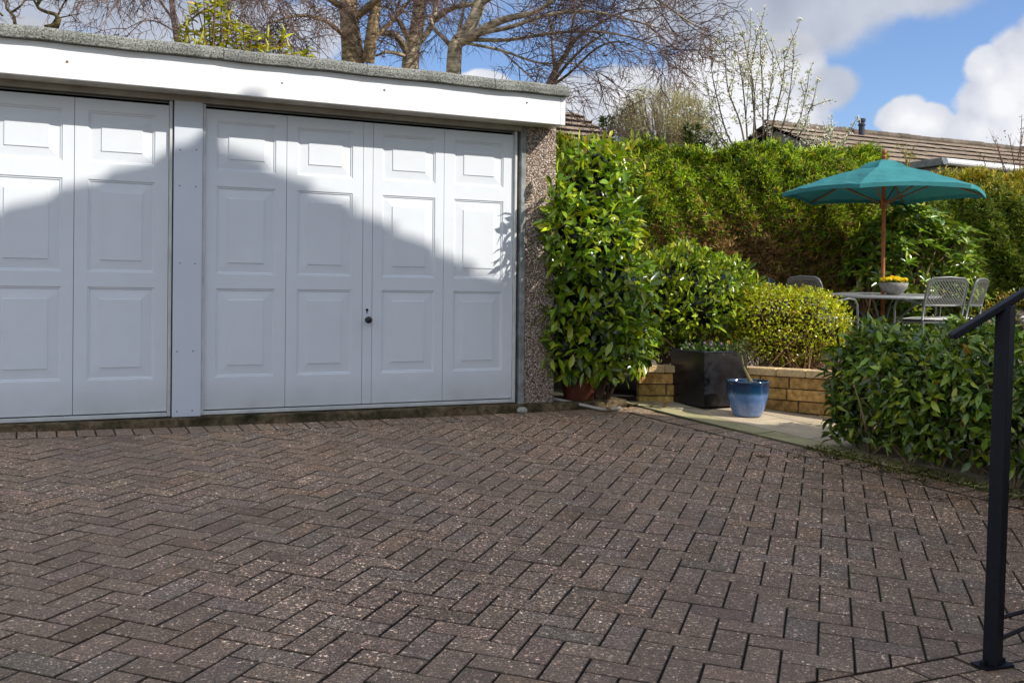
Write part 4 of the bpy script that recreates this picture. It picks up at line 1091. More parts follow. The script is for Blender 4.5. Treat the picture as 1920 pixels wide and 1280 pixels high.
bw = empty('stone_bowl', (4.44, 11.80, TC[2]+.716), 0, 'grey stone bowl on the garden table', 'bowl')
b = MB(); b.lathe([(.001, 0), (.065, 0), (.075, .006), (.12, .04), (.155, .09), (.166, .135), (.160, .137), (.145, .11), (.001, .10)], 36); b.build('bowl_body', M['bowl'], bw, smooth=True)
fl = empty('yellow_flowers', (4.44, 11.80, TC[2]+.716+.12), 0, 'bright yellow primroses planted in the stone bowl', 'flowers')
lf = Leaves(); n = 90; an = rng.uniform(0, 6.28, n); r_ = .15*np.sqrt(rng.uniform(0, 1, n)); P = np.stack([np.cos(an)*r_, np.sin(an)*r_, rng.uniform(0, .05, n)], 1)
lf.add(P, rnd(n)*.6+UP*.5+P*3, UP+rnd(n)*.4, rng.uniform(.03, .06, n), rng.uniform(.014, .02, n), colors(n, [(1, (.09, .16, .02))], .2), .2); lf.build('leaves', M['leaf'], fl)
f = Leaves()
n = 64
an = rng.uniform(0, 6.28, n); r_ = .145*np.sqrt(rng.uniform(0, 1, n))
for i in range(n):
    c = np.array([math.cos(an[i])*r_[i], math.sin(an[i])*r_[i], .055+.03*(1-r_[i]/.15)+random.uniform(-.01, .012)]); nf = norm((np.array([c[0]*2, c[1]*2-.35, .7])+rng.standard_normal(3)*.2)[None])[0]
    u_ = norm(np.cross(nf, [1, .1, 0])[None])[0]; v_ = np.cross(nf, u_); a = np.linspace(0, 6.28, 5, endpoint=False)+i
    f.add(np.tile(c, (5, 1)), np.cos(a)[:, None]*u_+np.sin(a)[:, None]*v_, np.tile(nf, (5, 1)), .027, .026, colors(5, [(3, (.90, .62, .01)), (2, (.95, .75, .03))], .06), .05)
o = f.build('flower', M['petal'], fl); o['kind'] = 'stuff'

def make_chair(label):
    t = empty('garden_chair', (0, 0, 0), 0, label, 'chair', 'grey mesh chairs round the garden table')
    # faces +y, width along x
    for s in (-1, 1):
        MB().tube([(s*.255, .24, .0), (s*.27, .225, .40), (s*.275, .21, .60), (s*.275, .17, .655), (s*.272, .08, .665), (s*.262, -.22, .615)], .0125, 8).build('armrest', M['alu'], t, smooth=True)
        MB().tube([(s*.25, -.30, 0), (s*.25, -.235, .38), (s*.25, -.225, .44)], .0125, 8).build('rear_leg', M['alu'], t, smooth=True)
    b = MB(); pts = [(-.25, -.225, .44), (-.255, -.27, .66), (-.255, -.315, .82), (-.235, -.33, .87), (-.19, -.34, .895), (0, -.352, .905), (.19, -.34, .895), (.235, -.33, .87), (.255, -.315, .82), (.255, -.27, .66), (.25, -.225, .44)]
    b.tube(pts, .0125, 8); b.tube([(-.25, -.262, .60), (-.1, -.275, .598), (.1, -.275, .598), (.25, -.262, .60)], .010, 8); b.build('back_frame', M['alu'], t, smooth=True)
    def surf(u, v):     # u -1..1 , v 0..1 up the back
        w_ = .243*(1-.10*max(0, v-.8)*5*.5); z = .605+.29*v; y = -.262-.078*v-.012*(1-u*u)
        return (u*w_, y, z - .02*u*u*v)
    b = MB(); n = 22; hw = .0042
    asp = .243*2/.29; pitch_ = 1/13.0
    for sg in (1, -1):
        for k in range(-int(1/pitch_)-14, int(1/pitch_)+16):
            c0 = k*pitch_
            pts = []
            for i in range(13):
                v = i/12; u_ = (c0 + sg*v/asp*1.0)*2-1 if sg > 0 else (c0 + (1-v)/asp)*2-1
                if -1 <= u_ <= 1: pts.append(surf(u_, v))
            if len(pts) > 1:
                for p, q in zip(pts, pts[1:]):
                    d = Vector(q)-Vector(p); x = d.cross(Vector((0, 1, 0))).normalized()*hw
                    y_ = .0015*sg
                    b.quad(Vector(p)-x+Vector((0, y_, 0)), Vector(q)-x+Vector((0, y_, 0)), Vector(q)+x+Vector((0, y_, 0)), Vector(p)+x+Vector((0, y_, 0)))
    # solid rim
    for i in range(12):
        for (u0, u1) in ((-1, -.90), (.90, 1)):
            b.quad(surf(u0, i/12), surf(u1, i/12), surf(u1, (i+1)/12), surf(u0, (i+1)/12))
    for i in range(20):
        ua, ub = -1+i/10, -1+(i+1)/10
        b.quad(surf(ua, .90), surf(ub, .90), surf(ub, 1), surf(ua, 1)); b.quad(surf(ua, 0), surf(ub, 0), surf(ub, .06), surf(ua, .06))
    b.build('backrest', M['mesh'], t)
    b = MB(); b.box(-.25, .25, -.24, .235, .405, .418, bev=.004); b.tube([(-.262, .235, .405), (.262, .235, .405)], .011, 8); b.build('seat', M['alu'], t)
    return t
def make_cushion(label):
    b = MB(); nx, ny = 10, 10
    def top(u, v): return .045*(1-abs(u)**4)*(1-abs(v)**4)
    for sgn in (1, -1):
        for i in range(nx):
            for j in range(ny):
                q = []
                for (ii, jj) in ((i, j), (i+1, j), (i+1, j+1), (i, j+1)):
                    u_, v_ = ii/nx*2-1, jj/ny*2-1
                    q.append((u_*.215, v_*.215, .025+sgn*(.004+top(u_, v_)*.5)))
                b.quad(*(q if sgn > 0 else q[::-1]))
    o = b.build('seat_cushion', M['cushion'], None, smooth=True)
    return tag(o, label, 'cushion', 'cream seat cushions on the garden chairs')
CH = [((4.64, 11.30), 16, 'grey mesh garden chair nearest on the right, its back turned to the drive', 'cream cushion on the chair whose back faces the drive'),
      ((5.12, 11.80), 50, 'grey mesh garden chair on the right, half hidden behind the nearest chair', 'cream cushion on the half hidden chair at right'),
      ((3.52, 11.40), -62, 'grey mesh garden chair on the left in front of the table, its bent armrest showing', 'cream cushion on the near left chair beside the yellow green bush'),
      ((3.46, 12.20), -112, 'grey mesh garden chair on the left behind another chair back', 'cream cushion on the far left chair')]
c0 = None; q0 = None
for i, ((x, y), rz, lab, lab2) in enumerate(CH):
    if i == 0: c = c0 = make_chair(lab); q = q0 = make_cushion(lab2)
    else:
        c = dup(c0); q = dup(q0)
    c['label'] = lab; q['label'] = lab2
    c.location = (x, y, TC[2]); c.rotation_euler = (0, 0, R(rz)); q.location = (x, y, TC[2]+.418); q.rotation_euler = (0, 0, R(rz))

# ------------------------------------------------------------------ houses beyond the hedge
def tiled(mb, p00, p10, p01, p11, n, lip=.030, colr=(.30, .23, .165)):
    """p00-p10 ridge, p01-p11 eave"""
    p00, p10, p01, p11 = [np.array(p, float) for p in (p00, p10, p01, p11)]
    nn = np.cross(p10-p00, p01-p00); nn /= np.linalg.norm(nn)
    if nn[2] < 0: nn = -nn
    m = 46
    for k in range(n):
        ta, tb_ = k/n, (k+1)/n
        a0_, a1_ = p00+(p01-p00)*ta, p10+(p11-p10)*ta; b0_, b1_ = p00+(p01-p00)*tb_, p10+(p11-p10)*tb_
        for i in range(m):
            s, e = i/m, (i+1)/m; kk = random.uniform(.8, 1.15); c = tuple(q*kk for q in colr); j = random.uniform(-.006, .006)
            A, B = a0_+(a1_-a0_)*s, a0_+(a1_-a0_)*e; Cc, Dd = b0_+(b1_-b0_)*e+nn*(lip+j), b0_+(b1_-b0_)*s+nn*(lip+j)
            mb.quad(A, B, Cc, Dd, col=c); mb.quad(Dd, Cc, Cc-nn*lip*1.6, Dd-nn*lip*1.6, col=tuple(q*.05 for q in c))  # lip coloured near black to paint the shadow line under each course
HB2 = np.array([5.2, 21.0])
bg_ = empty('bungalow', (HB2[0], HB2[1], -.9), HEAD, 'bungalow roof with ribbed brown tiles and dark vent pipe above the hedge', 'house')
Lb = 11.5; rz_ = 3.62+.9; ez = 2.12+.9; hd = 3.6
b = MB(); b.box(.3, Lb-.2, -hd+.4, hd-.4, 0, ez-.02); b.quad((.3, -hd+.4, ez-.02), (.3, 0, rz_-.12), (.3, hd-.4, ez-.02))
b.build('wall', M['render'], bg_)
b = MB(); tiled(b, (0, 0, rz_), (Lb, 0, rz_), (0, -hd, ez), (Lb, -hd, ez), 9); tiled(b, (Lb, .001, rz_), (0, .001, rz_), (Lb, hd, ez), (0, hd, ez), 13)
rf = b.build('roof', M['tile'], bg_, cols=True)
b = MB()
for i in range(34):
    x0 = i*Lb/34; k = random.uniform(.75, 1.1); dz = random.uniform(-.012, .012)
    b.tube([(x0+.004, 0, rz_+.01+dz), (x0+Lb/34+.02, 0, rz_+.012+dz)], .085, 10, col=(.16*k, .13*k, .10*k))
b.build('ridge_tiles', M['tile'], rf, cols=True)
b = MB(); b.lathe([(.10, -.2), (.10, .28), (.13, .29), (.13, .33), (.10, .34), (.10, .42), (.135, .43), (.135, .52), (.12, .53), (.001, .53)], 18); o = b.build('vent_pipe', M['leadpipe'], rf); o.location = (2.42, -.25, rz_-.06); o.scale = (.62, .62, .62)
b = MB(); b.box(-.12, 1.42, -hd-1.02, -hd+.6, 0, ez+.10); b.build('extension', M['render'], bg_)
b = MB(); b.box(-.22, 1.52, -hd-1.10, -hd+.3, ez+.105, ez+.23, bev=.01); b.build('flat_roof', M['felt'], bg_)
b = MB(); b.tube([(-.2, -hd-1.16, ez+.16), (1.6, -hd-1.16, ez+.14)], .055, 10); b.build('gutter', M['white'], bg_)

hl = empty('cottage', (1.25, 20.0, -.9), HEAD, 'house with stepped brown tile roof peeping out between garage corner and hedge', 'house')
b = MB(); b.box(-5.8, -.2, -2.2, 2.2, 0, 3.2); b.quad((-.2, -2.2, 3.2), (-.2, 2.2, 3.2), (-.2, 0, 4.42)); b.build('wall', M['render'], hl)
b = MB(); tiled(b, (-6, 0, 4.52), (0, 0, 4.52), (-6, -2.6, 3.20), (0, -2.6, 3.20), 9, .05); tiled(b, (0, .001, 4.52), (-6, .001, 4.52), (0, 2.6, 3.20), (-6, 2.6, 3.20), 9)
b.build('roof', M['tile'], hl, cols=True)

# ------------------------------------------------------------------ trees
def path(p0, d, L_, segs, wob, grav):
    p = np.array(p0, float); d = np.array(d, float); d /= np.linalg.norm(d); out = [p.copy()]; st_ = L_/segs
    for i in range(segs):
        d = d + np.array([random.gauss(0, wob), random.gauss(0, wob), random.gauss(0, wob)+grav]); d /= np.linalg.norm(d)
        p = p+d*st_; out.append(p.copy())
    return out
def side(d, spread):
    d = np.array(d)/np.linalg.norm(d); q = rng.standard_normal(3); q -= d*(q@d); q /= np.linalg.norm(q)
    return d*math.cos(spread)+q*math.sin(spread)
def twigs(mb, P, depth, L_, r, dens, col, grav, wob, spread=(.5, 1.0), bias=None, sub=.5, start=.2):
    """spawn children along the polyline P"""
    P = [np.array(p) for p in P]; seg = [np.linalg.norm(b_-a) for a, b_ in zip(P, P[1:])]; tot = sum(seg)
    n = max(1, int(tot*dens*random.uniform(.8, 1.2)))
    for _ in range(n):
        s = tot*random.uniform(start, 1.0); i = 0
        while i < len(seg)-1 and s > seg[i]: s -= seg[i]; i += 1
        t = min(1, s/max(seg[i], 1e-6)); p = P[i]*(1-t)+P[i+1]*t; d = P[i+1]-P[i]
        dd = side(d, random.uniform(*spread))
        if bias is not None: dd = dd+np.array(bias)
        l_ = L_*random.uniform(.45, 1.15)
        q = path(p, dd, l_, 5 if depth > 0 else 3, wob, grav)
        nq = len(q); mb.tube(q, [r*(1-.72*k/(nq-1)) for k in range(nq)], 4 if r > .009 else 3, cap=False, col=col)
        if depth > 0: twigs(mb, q, depth-1, L_*sub, max(r*.6, .0042), dens*1.5, col, grav*1.3, wob*1.1, spread, bias, sub, .12)

def tree(name, label, base, trunks, limbs, tw, barkcol, twcol, group=None):
    """trunks, limbs: lists of (points, r0, r1) in world metres ; tw: twig settings"""
    t = empty(name, base, 0, label, 'tree', group); B = np.array(base)
    b = MB()
    for pts, r0, r1 in trunks:
        n = len(pts); b.tube([tuple(np.array(p)-B) for p in pts], [r0+(r1-r0)*i/(n-1) for i in range(n)], 12, cap=False, col=barkcol)
    b.build('trunk', M['bark'], t, smooth=True, cols=True)
    b = MB()
    for pts, r0, r1 in limbs:
        n = len(pts); b.tube([tuple(np.array(p)-B) for p in pts], [r0+(r1-r0)*i/(n-1) for i in range(n)], 7, cap=False, col=tuple(.9*c for c in barkcol))
    if limbs: b.build('limbs', M['bark'], t, smooth=True, cols=True)
    b = MB()
    for pts, r0, r1 in limbs: twigs(b, [np.array(p)-B for p in pts], col=twcol, **tw)
    for pts, r0, r1 in trunks[:0]: pass
    b.build('crown', M['twig'], t, cols=True)
    return t
def atp(px_, py_, Y_):       # a surveyed point on the view line at depth Y_
    x = (px_-960)/1900.0; z = -(py_-640+77.02)/1900.0
    c, s = math.cos(roll), math.sin(roll); x, z = x*c - z*s*1.0, z*c + x*s
    cp, sp = math.cos(pitch), math.sin(pitch); y = cp+z*sp; z = z*cp-sp
    return (x*Y_/y, Y_, z*Y_/y)
def sm_(pts, n=4):           # catmull-rom smoothing
    P = [np.array(p, float) for p in pts]; P = [2*P[0]-P[1]]+P+[2*P[-1]-P[-2]]; o = []
    for i in range(1, len(P)-2):
        for k in range(n):
            t = k/n; a, b_, c, d = P[i-1:i+3]
            o.append(.5*((2*b_)+(-a+c)*t+(2*a-5*b_+4*c-d)*t*t+(-a+3*b_-3*c+d)*t**3))
    o.append(P[-2]); return o
A = lambda L_: sm_([atp(*q) for q in L_])
BK = (.50, .36, .20); BK2 = (.62, .50, .33); TWC = (.15, .10, .082)
GRP = 'bare trees rising behind the garage'
def down(pt): return (pt[0], pt[1], -.7)
# stout birch
b0 = atp(662, 140, 13.5)
tree('birch_tree', 'stout rough barked birch, leftmost of the trunks behind the garage', down(b0),
     [([down(b0)]+A([(664, 150, 13.5), (660, 90, 13.5), (655, 40, 13.6), (650, -60, 13.7), (640, -200, 14)]), .16, .10), (A([(690, 118, 13.4), (697, 60, 13.3), (706, 0, 13.3), (712, -90, 13.2)]), .085, .06)],
     [(A([(660, 40, 13.5), (700, 5, 13.2), (745, -40, 13)]), .06, .03), (A([(652, 20, 13.6), (600, -10, 13.2), (540, -20, 12.8)]), .05, .02), (A([(655, 75, 13.5), (610, 40, 13), (560, 30, 12.6), (500, 45, 12.3)]), .035, .01), (A([(690, 85, 13.4), (735, 40, 13.8), (760, 10, 14)]), .04, .02), (A([(650, -30, 13.6), (560, -110, 13), (430, -120, 12.5), (300, -60, 12)]), .05, .012), (A([(650, -40, 13.6), (600, -90, 13), (520, -70, 12.5), (470, 0, 12.2)]), .03, .008), (A([(650, -60, 13.6), (760, -120, 13), (850, -80, 12.6)]), .05, .01)],
     dict(depth=2, L_=1.0, r=.0085, dens=6.6, grav=-.05, wob=.16, sub=.55), BK, TWC, GRP)
b0 = atp(772, 140, 14.2)
tree('birch_tree', 'middle forked tree behind the garage with mossy crooked lower limb', down(b0),
     [([down(b0)]+A([(768, 140, 14.2), (772, 95, 14.2), (782, 50, 14.2), (788, -10, 14.2), (795, -150, 14.3)]), .13, .075)],
     [(A([(770, 110, 14.2), (745, 70, 14), (715, 62, 13.7), (690, 58, 13.5)]), .06, .03), (A([(768, 80, 14.2), (752, 45, 14), (742, 30, 13.9), (750, 0, 13.8)]), .045, .02), (A([(782, 85, 14.2), (808, 50, 14.4), (818, 0, 14.6), (824, -60, 14.7)]), .05, .025), (A([(775, 110, 14.2), (730, 98, 14), (705, 105, 13.8)]), .035, .015), (A([(790, -20, 14.2), (850, -90, 14), (960, -110, 13.6), (1080, -50, 13.2)]), .045, .01), (A([(812, 40, 14.4), (850, 15, 14.2), (905, 5, 14), (960, -25, 13.8)]), .045, .02)],
     dict(depth=2, L_=.85, r=.008, dens=7.0, grav=-.04, wob=.17, sub=.55), BK2, TWC, GRP)
b0 = atp(851, 150, 13.0)
tree('birch_tree', 'spreading pollarded tree behind the garage with long limbs arching right', down(b0),
     [([down(b0)]+A([(850, 150, 13), (852, 105, 13), (856, 82, 13), (878, 55, 13), (895, 20, 13), (912, -40, 13.1), (930, -140, 13.2)]), .10, .07)],
     [(A([(856, 82, 13), (885, 68, 12.9), (925, 45, 12.7), (960, 33, 12.6), (1010, 20, 12.4), (1060, -20, 12.2)]), .075, .02), (A([(858, 80, 13), (905, 62, 12.8), (960, 50, 12.5), (1030, 28, 12.2), (1110, 22, 12), (1190, 40, 11.8), (1260, 60, 11.6)]), .04, .006), (A([(862, 74, 13), (950, 75, 12.8), (1040, 62, 12.6), (1120, 60, 12.4), (1200, 75, 12.2), (1270, 110, 12)]), .03, .005),
      (A([(852, 95, 13), (830, 70, 13.2), (815, 55, 13.3), (806, 30, 13.4)]), .035, .02), (A([(858, 78, 13), (862, 50, 13.1), (868, 25, 13.1), (870, -20, 13.2)]), .03, .015), (A([(870, 80, 13), (940, 95, 12.7), (1010, 118, 12.4), (1080, 120, 12.2), (1150, 150, 12)]), .022, .004), (A([(900, 10, 13), (980, -40, 12.6), (1090, -60, 12.2), (1200, -20, 11.9), (1290, 40, 11.6), (1330, 60, 11.5)]), .035, .005), (A([(910, -30, 13), (1020, -90, 12.6), (1180, -70, 12), (1280, -20, 11.6)]), .035, .006), (A([(940, 95, 12.7), (1000, 150, 12.4), (1040, 190, 12.2), (1080, 215, 12.1)]), .012, .004)],
     dict(depth=2, L_=.9, r=.0075, dens=6.2, grav=-.035, wob=.15, sub=.55), BK2, TWC, GRP)
b0 = atp(1025, 190, 14.5)
tree('birch_tree', 'slender dark branched tree leaning right above the garage corner', down(b0),
     [([down(b0)]+A([(1015, 190, 14.5), (1040, 135, 14.4), (1062, 100, 14.3), (1075, 70, 14.2)]), .05, .03)],
     [(A([(1062, 100, 14.3), (1085, 70, 14.2), (1130, 40, 14), (1180, 20, 13.8), (1240, 15, 13.6)]), .03, .006), (A([(1020, 180, 14.5), (1060, 125, 14.2), (1100, 85, 14), (1140, 55, 13.8), (1150, 0, 13.7)]), .028, .006), (A([(1020, 170, 14.5), (1065, 140, 14.3), (1120, 90, 14), (1170, 80, 13.8), (1230, 110, 13.6)]), .025, .005), (A([(1040, 135, 14.4), (1035, 80, 14.4), (1030, 30, 14.4), (1020, -20, 14.3)]), .025, .008), (A([(1070, 80, 14.2), (1075, 40, 14.1), (1090, 0, 14), (1110, -50, 14)]), .02, .006)],
     dict(depth=2, L_=.8, r=.0072, dens=4.6, grav=-.05, wob=.16, sub=.55), (.30, .23, .16), TWC, GRP)
b0 = atp(332, 110, 12.6)
tree('birch_tree', 'thin pale pink barked birch left of the laurel top', down(b0),
     [([down(b0)]+A([(338, 110, 12.6), (330, 60, 12.6), (324, 20, 12.6), (320, -40, 12.6), (316, -160, 12.6)]), .045, .03)],
     [(A([(326, 40, 12.6), (290, -10, 12.4), (240, -50, 12.2), (190, -40, 12)]), .018, .004), (A([(321, -10, 12.6), (270, -60, 12.3), (220, 0, 12), (190, 55, 11.8)]), .016, .004), (A([(321, -20, 12.6), (370, -80, 12.4), (440, -70, 12.2), (520, -10, 12)]), .018, .004), (A([(338, 52, 12.6), (400, 10, 12.4), (470, 0, 12.3), (560, 30, 12.2)]), .016, .004), (A([(318, -60, 12.6), (230, -70, 12.2), (150, 0, 12)]), .016, .003), (A([(330, 60, 12.6), (290, 40, 12.4), (255, 45, 12.2), (215, 70, 12)]), .012, .003), (A([(345, 60, 12.6), (420, 60, 12.6), (500, 80, 12.6), (600, 70, 12.6)]), .014, .004)],
     dict(depth=2, L_=.8, r=.007, dens=6.4, grav=-.08, wob=.17, sub=.55), (.46, .35, .30), TWC, GRP)
b0 = atp(75, 90, 12.0)
tree('bare_tree', 'twisted bare tree with crooked lichen covered branches at top left', down(b0),
     [([down(b0)]+A([(95, 80, 12), (105, 55, 12), (112, 35, 12)]), .035, .022)],
     [(A([(92, 52, 12), (108, 42, 12), (104, 28, 12), (85, 22, 12), (70, 12, 12), (78, -10, 12)]), .03, .014), (A([(84, 50, 12), (98, 46, 12), (108, 30, 12.1), (118, 10, 12.2), (135, -20, 12.2)]), .02, .007), (A([(30, 60, 11.8), (25, 30, 11.8), (12, 15, 11.8), (15, -10, 11.8)]), .022, .01), (A([(20, 25, 11.8), (40, 10, 11.8), (60, -15, 11.9)]), .016, .006), (A([(5, 30, 11.8), (-10, 15, 11.8), (-30, -10, 11.8)]), .014, .006), (A([(105, 35, 12), (130, 30, 12.1), (150, 26, 12.2)]), .01, .004), (A([(70, 12, 12), (50, -20, 12), (20, -50, 12)]), .014, .005), (A([(70, 12, 12), (100, -30, 12), (150, -50, 12), (200, -20, 12)]), .012, .004)],
     dict(depth=2, L_=.5, r=.006, dens=8, grav=-.03, wob=.28, sub=.55), (.15, .115, .05), TWC, GRP)

# yellow-leaved laurel tree behind the garage
def cherry():
    bse = atp(455, 200, 11.6); t = empty('cherry_laurel', (bse[0], bse[1], -.7), 0, 'yellow green laurel with upright flower spikes behind the garage roof', 'shrub')
    B = np.array([bse[0], bse[1], -.7]); lf = Leaves(); b = MB(); sp = MB()
    heads = [(372, 5), (360, 30), (348, 55), (335, 72), (345, 82), (400, 12), (415, 30), (395, 45), (420, 55), (440, 62), (385, 70), (410, 80), (450, 78), (470, 60), (490, 85), (505, 70), (530, 72), (525, 92), (550, 95), (575, 92), (470, 95), (435, 95), (380, 92), (360, 88), (405, -15), (385, -20), (430, 38), (455, 50), (372, 55), (440, 82), (415, 95), (500, 98), (350, 92), (392, 25), (412, 0), (432, 20), (400, 62), (425, 72), (462, 72), (480, 75), (395, 88), (372, 78)]
    for (hx, hy) in heads:
        p = np.array(atp(hx+random.uniform(-4, 4), hy+random.uniform(-4, 4), 11.6+random.uniform(-.45, .45)))-B
        n = random.randint(12, 18); an = rng.uniform(0, 6.28, n)
        D = np.stack([np.cos(an), np.sin(an), rng.uniform(-.2, .9, n)], 1)
        P = p+np.stack([np.zeros(n), np.zeros(n), rng.uniform(-.14, .03, n)], 1)
        lf.add(P, D, UP+rnd(n)*.35+np.array([[.3, -.3, 0]]), rng.uniform(.08, .15, n), rng.uniform(.03, .045, n), colors(n, [(4, (.34, .37, .015)), (3, (.48, .44, .02)), (2, (.16, .22, .012)), (.5, (.55, .40, .02))], .18), .15)
        stems(b, (random.uniform(-.15, .15), 0, .6), [p], .018, .006, (.13, .07, .04), .1)
        if random.random() < .6: MB().tube([p, p+np.array([random.gauss(0, .02), 0, .07]), p+np.array([random.gauss(0, .03), 0, .14])], [.014, .016, .006], 6, col=(.5, .46, .05)).build('flower_spike', M['leaf'], t, cols=True)
    lf.build('foliage', M['leaf'], t); b.build('stem', M['twig'], t, cols=True)
cherry()

# blossom tree
def blossom():
    bse = atp(1425, 300, 15.2); B = np.array([bse[0], bse[1], -.6]); t = empty('blossom_tree', tuple(B), 0, 'slender upright pear tree in white blossom above the hedge', 'tree')
    b = MB(); k = b; lf = Leaves()
    rods = [[(1428, 300), (1430, 250), (1430, 150), (1425, 90), (1428, 38)], [(1405, 300), (1400, 240), (1392, 160), (1385, 100), (1372, 48)], [(1400, 300), (1385, 230), (1365, 170), (1362, 110), (1360, 66)], [(1390, 300), (1365, 250), (1345, 190), (1335, 130), (1336, 82)], [(1440, 300), (1450, 230), (1462, 170), (1470, 120), (1468, 92)], [(1445, 300), (1470, 230), (1482, 180), (1488, 130), (1490, 98)], [(1450, 300), (1475, 260), (1500, 225), (1510, 190), (1512, 168)], [(1455, 300), (1490, 265), (1512, 235), (1520, 205), (1524, 198)], [(1420, 300), (1412, 210), (1408, 130), (1416, 80), (1414, 48)], [(1410, 280), (1415, 180), (1400, 110), (1394, 60)], [(1440, 290), (1440, 200), (1447, 140), (1450, 92)], [(1380, 300), (1350, 262), (1330, 230), (1310, 215)], [(1385, 300), (1345, 275), (1315, 262), (1295, 250)], [(1460, 300), (1500, 280), (1540, 262), (1560, 240)], [(1470, 300), (1540, 285), (1550, 262), (1562, 245)], [(1380, 300), (1360, 265), (1338, 245), (1325, 150)], [(1500, 300), (1530, 275), (1550, 282), (1590, 270)]]
    for r_ in rods:
        y = 15.2+random.uniform(-.4, .4); P = [np.array(q)-B for q in sm_([atp(a+random.uniform(-3, 3), c, y+random.uniform(-.15, .15)) for a, c in r_], 4)]
        n = len(P); b.tube(P, [.016-.012*i/(n-1) for i in range(n)], 5, cap=False, col=(.13, .10, .07))
        # spurs with blossom clusters
        tot = n-1
        for _ in range(int(np.linalg.norm(P[-1]-P[0])*20)):
            s = random.uniform(.22, .97)*tot; i = int(s); p = P[i]*(1-(s-i))+P[min(i+1, n-1)]*(s-i)
            e = p+np.array([random.gauss(0, .06), random.gauss(0, .06), random.gauss(.03, .04)])
            k.tube([p, e], [.005, .003], 3, cap=False, col=(.13, .10, .06))
            if random.random() < .84:
                m = random.randint(5, 10); C = colors(m, [(4.5, (.86, .83, .70)), (1.3, (.56, .58, .25)), (1, (.26, .31, .07))], .08)
                lf.add(e+rnd(m)*.020, rnd(m)+UP*.3, rnd(m)+np.array([[.3, -.5, .5]]), rng.uniform(.022, .036, m), rng.uniform(.018, .030, m), C, .1, True)
        for _ in range(3):
            i = random.randint(int(n*.3), n-2); q = path(P[i], side(P[i+1]-P[i], .55)+np.array([0, 0, .4]), random.uniform(.3, .7), 4, .1, .06)
            k.tube(q, [.007, .006, .005, .004, .003], 4, cap=False, col=(.13, .10, .07))
            for u in range(7):
                j = random.randint(1, 4); m = random.randint(5, 10)
                lf.add(q[j]+rnd(m)*.022, rnd(m)+UP*.3, rnd(m)+np.array([[.3, -.5, .5]]), rng.uniform(.022, .036, m), rng.uniform(.018, .030, m), colors(m, [(4.5, (.86, .83, .70)), (1.3, (.56, .58, .25)), (1, (.26, .31, .07))], .08), .1, True)
    b.tube([(0, 0, 0), (.0, 0, 1.2), (.0, 0, 2.1)], [.09, .08, .06], 9, cap=False, col=(.13, .10, .07))
    b.v and b.build('trunk', M['twig'], t, cols=True)
    o = lf.build('blossom', M['petal'], t)
blossom()

# round bare tree far behind
def round_tree():
    bse = atp(1240, 420, 26); B = np.array([bse[0], bse[1], -.9]); t = empty('round_bare_tree', tuple(B), 0, 'distant rounded tree just breaking into pale green bud', 'tree')
    b = MB(); k = b; lf = Leaves(); c = np.array(atp(1240, 228, 26))-B
    b.tube([(0, 0, 0), (0, 0, c[2]-.7)], [.16, .12], 9, col=(.16, .13, .09))
    for i in range(170):
        a = random.uniform(0, 6.28); el = math.asin(random.uniform(.0, .98)); d = np.array([math.cos(a)*math.cos(el), math.sin(a)*math.cos(el), math.sin(el)])
        tip = c+np.array([0, 0, -.28*(1-d[2])])+d*np.array([1.28, 1.2, .86])*random.uniform(.85, 1.05); p0 = np.array([random.gauss(0, .06), random.gauss(0, .06), c[2]-random.uniform(.75, 1.3)])
        mid = (p0+tip)/2+np.array([d[0]*.25, d[1]*.25, -.05])
        P = sm_([p0, mid, tip], 4); n = len(P); b.tube(P, [.022-.015*j/(n-1) for j in range(n)], 4, cap=False, col=(.28, .23, .14))
        twigs(k, P, 1, .38, .007, 7, (.34, .285, .16), .0, .15, (.3, .8), None, .6, .35)
        m = 34; q = P[-1]+rnd(m)*.13
        lf.add(q, rnd(m), rnd(m), .035, .022, colors(m, [(2, (.40, .40, .12)), (1, (.50, .45, .16))], .2), .1, True)
    b.build('trunk', M['twig'], t, cols=True); lf.build('buds', M['leaf'], t)['kind'] = 'stuff'
round_tree()

def cone(name, label, px_, top, Y_, wid):
    p = atp(px_, top, Y_); H = p[2]+.9
    t = empty(name, (p[0], p[1], -.9), 0, label, 'tree'); lf = Leaves(); n = 900
    z = H*(.4+.6*rng.uniform(0, 1, n)); r_ = wid*(1-(z/H-.4)/.6*.55)*np.sqrt(rng.uniform(.4, 1, n)); a = rng.uniform(0, 6.28, n)
    P = np.stack([np.cos(a)*r_, np.sin(a)*r_, z], 1); O = np.stack([np.cos(a), np.sin(a), np.zeros(n)+.7], 1)
    lf.add(P, O+rnd(n)*.4, UP+rnd(n)*.5+O*.5, rng.uniform(.12, .22, n), rng.uniform(.03, .05, n), colors(n, [(2, (.05, .08, .015)), (1, (.10, .13, .02))], .25), .1, True)
    lf.core([((0, 0, H*.68), (wid*.8, wid*.8, H*.3))], .8, (.01, .016, .006)); lf.build('crown', M['needle'], t)
    MB().tube([(0, 0, 0), (0, 0, H*.5)], [.12, .08], 8, col=(.1, .07, .05)).build('trunk', M['twig'], t, cols=True)
cone('conifer_tree', 'small dark clipped conifer beside the brown tiled roof', 1138, 222, 24, .17)
cone('conifer_tree', 'dark pointed conifer left of the blossom tree', 1297, 236, 23, .22)
cone('conifer_tree', 'dark bushy conifer between round bare tree and blossom', 1330, 252, 22, .25)

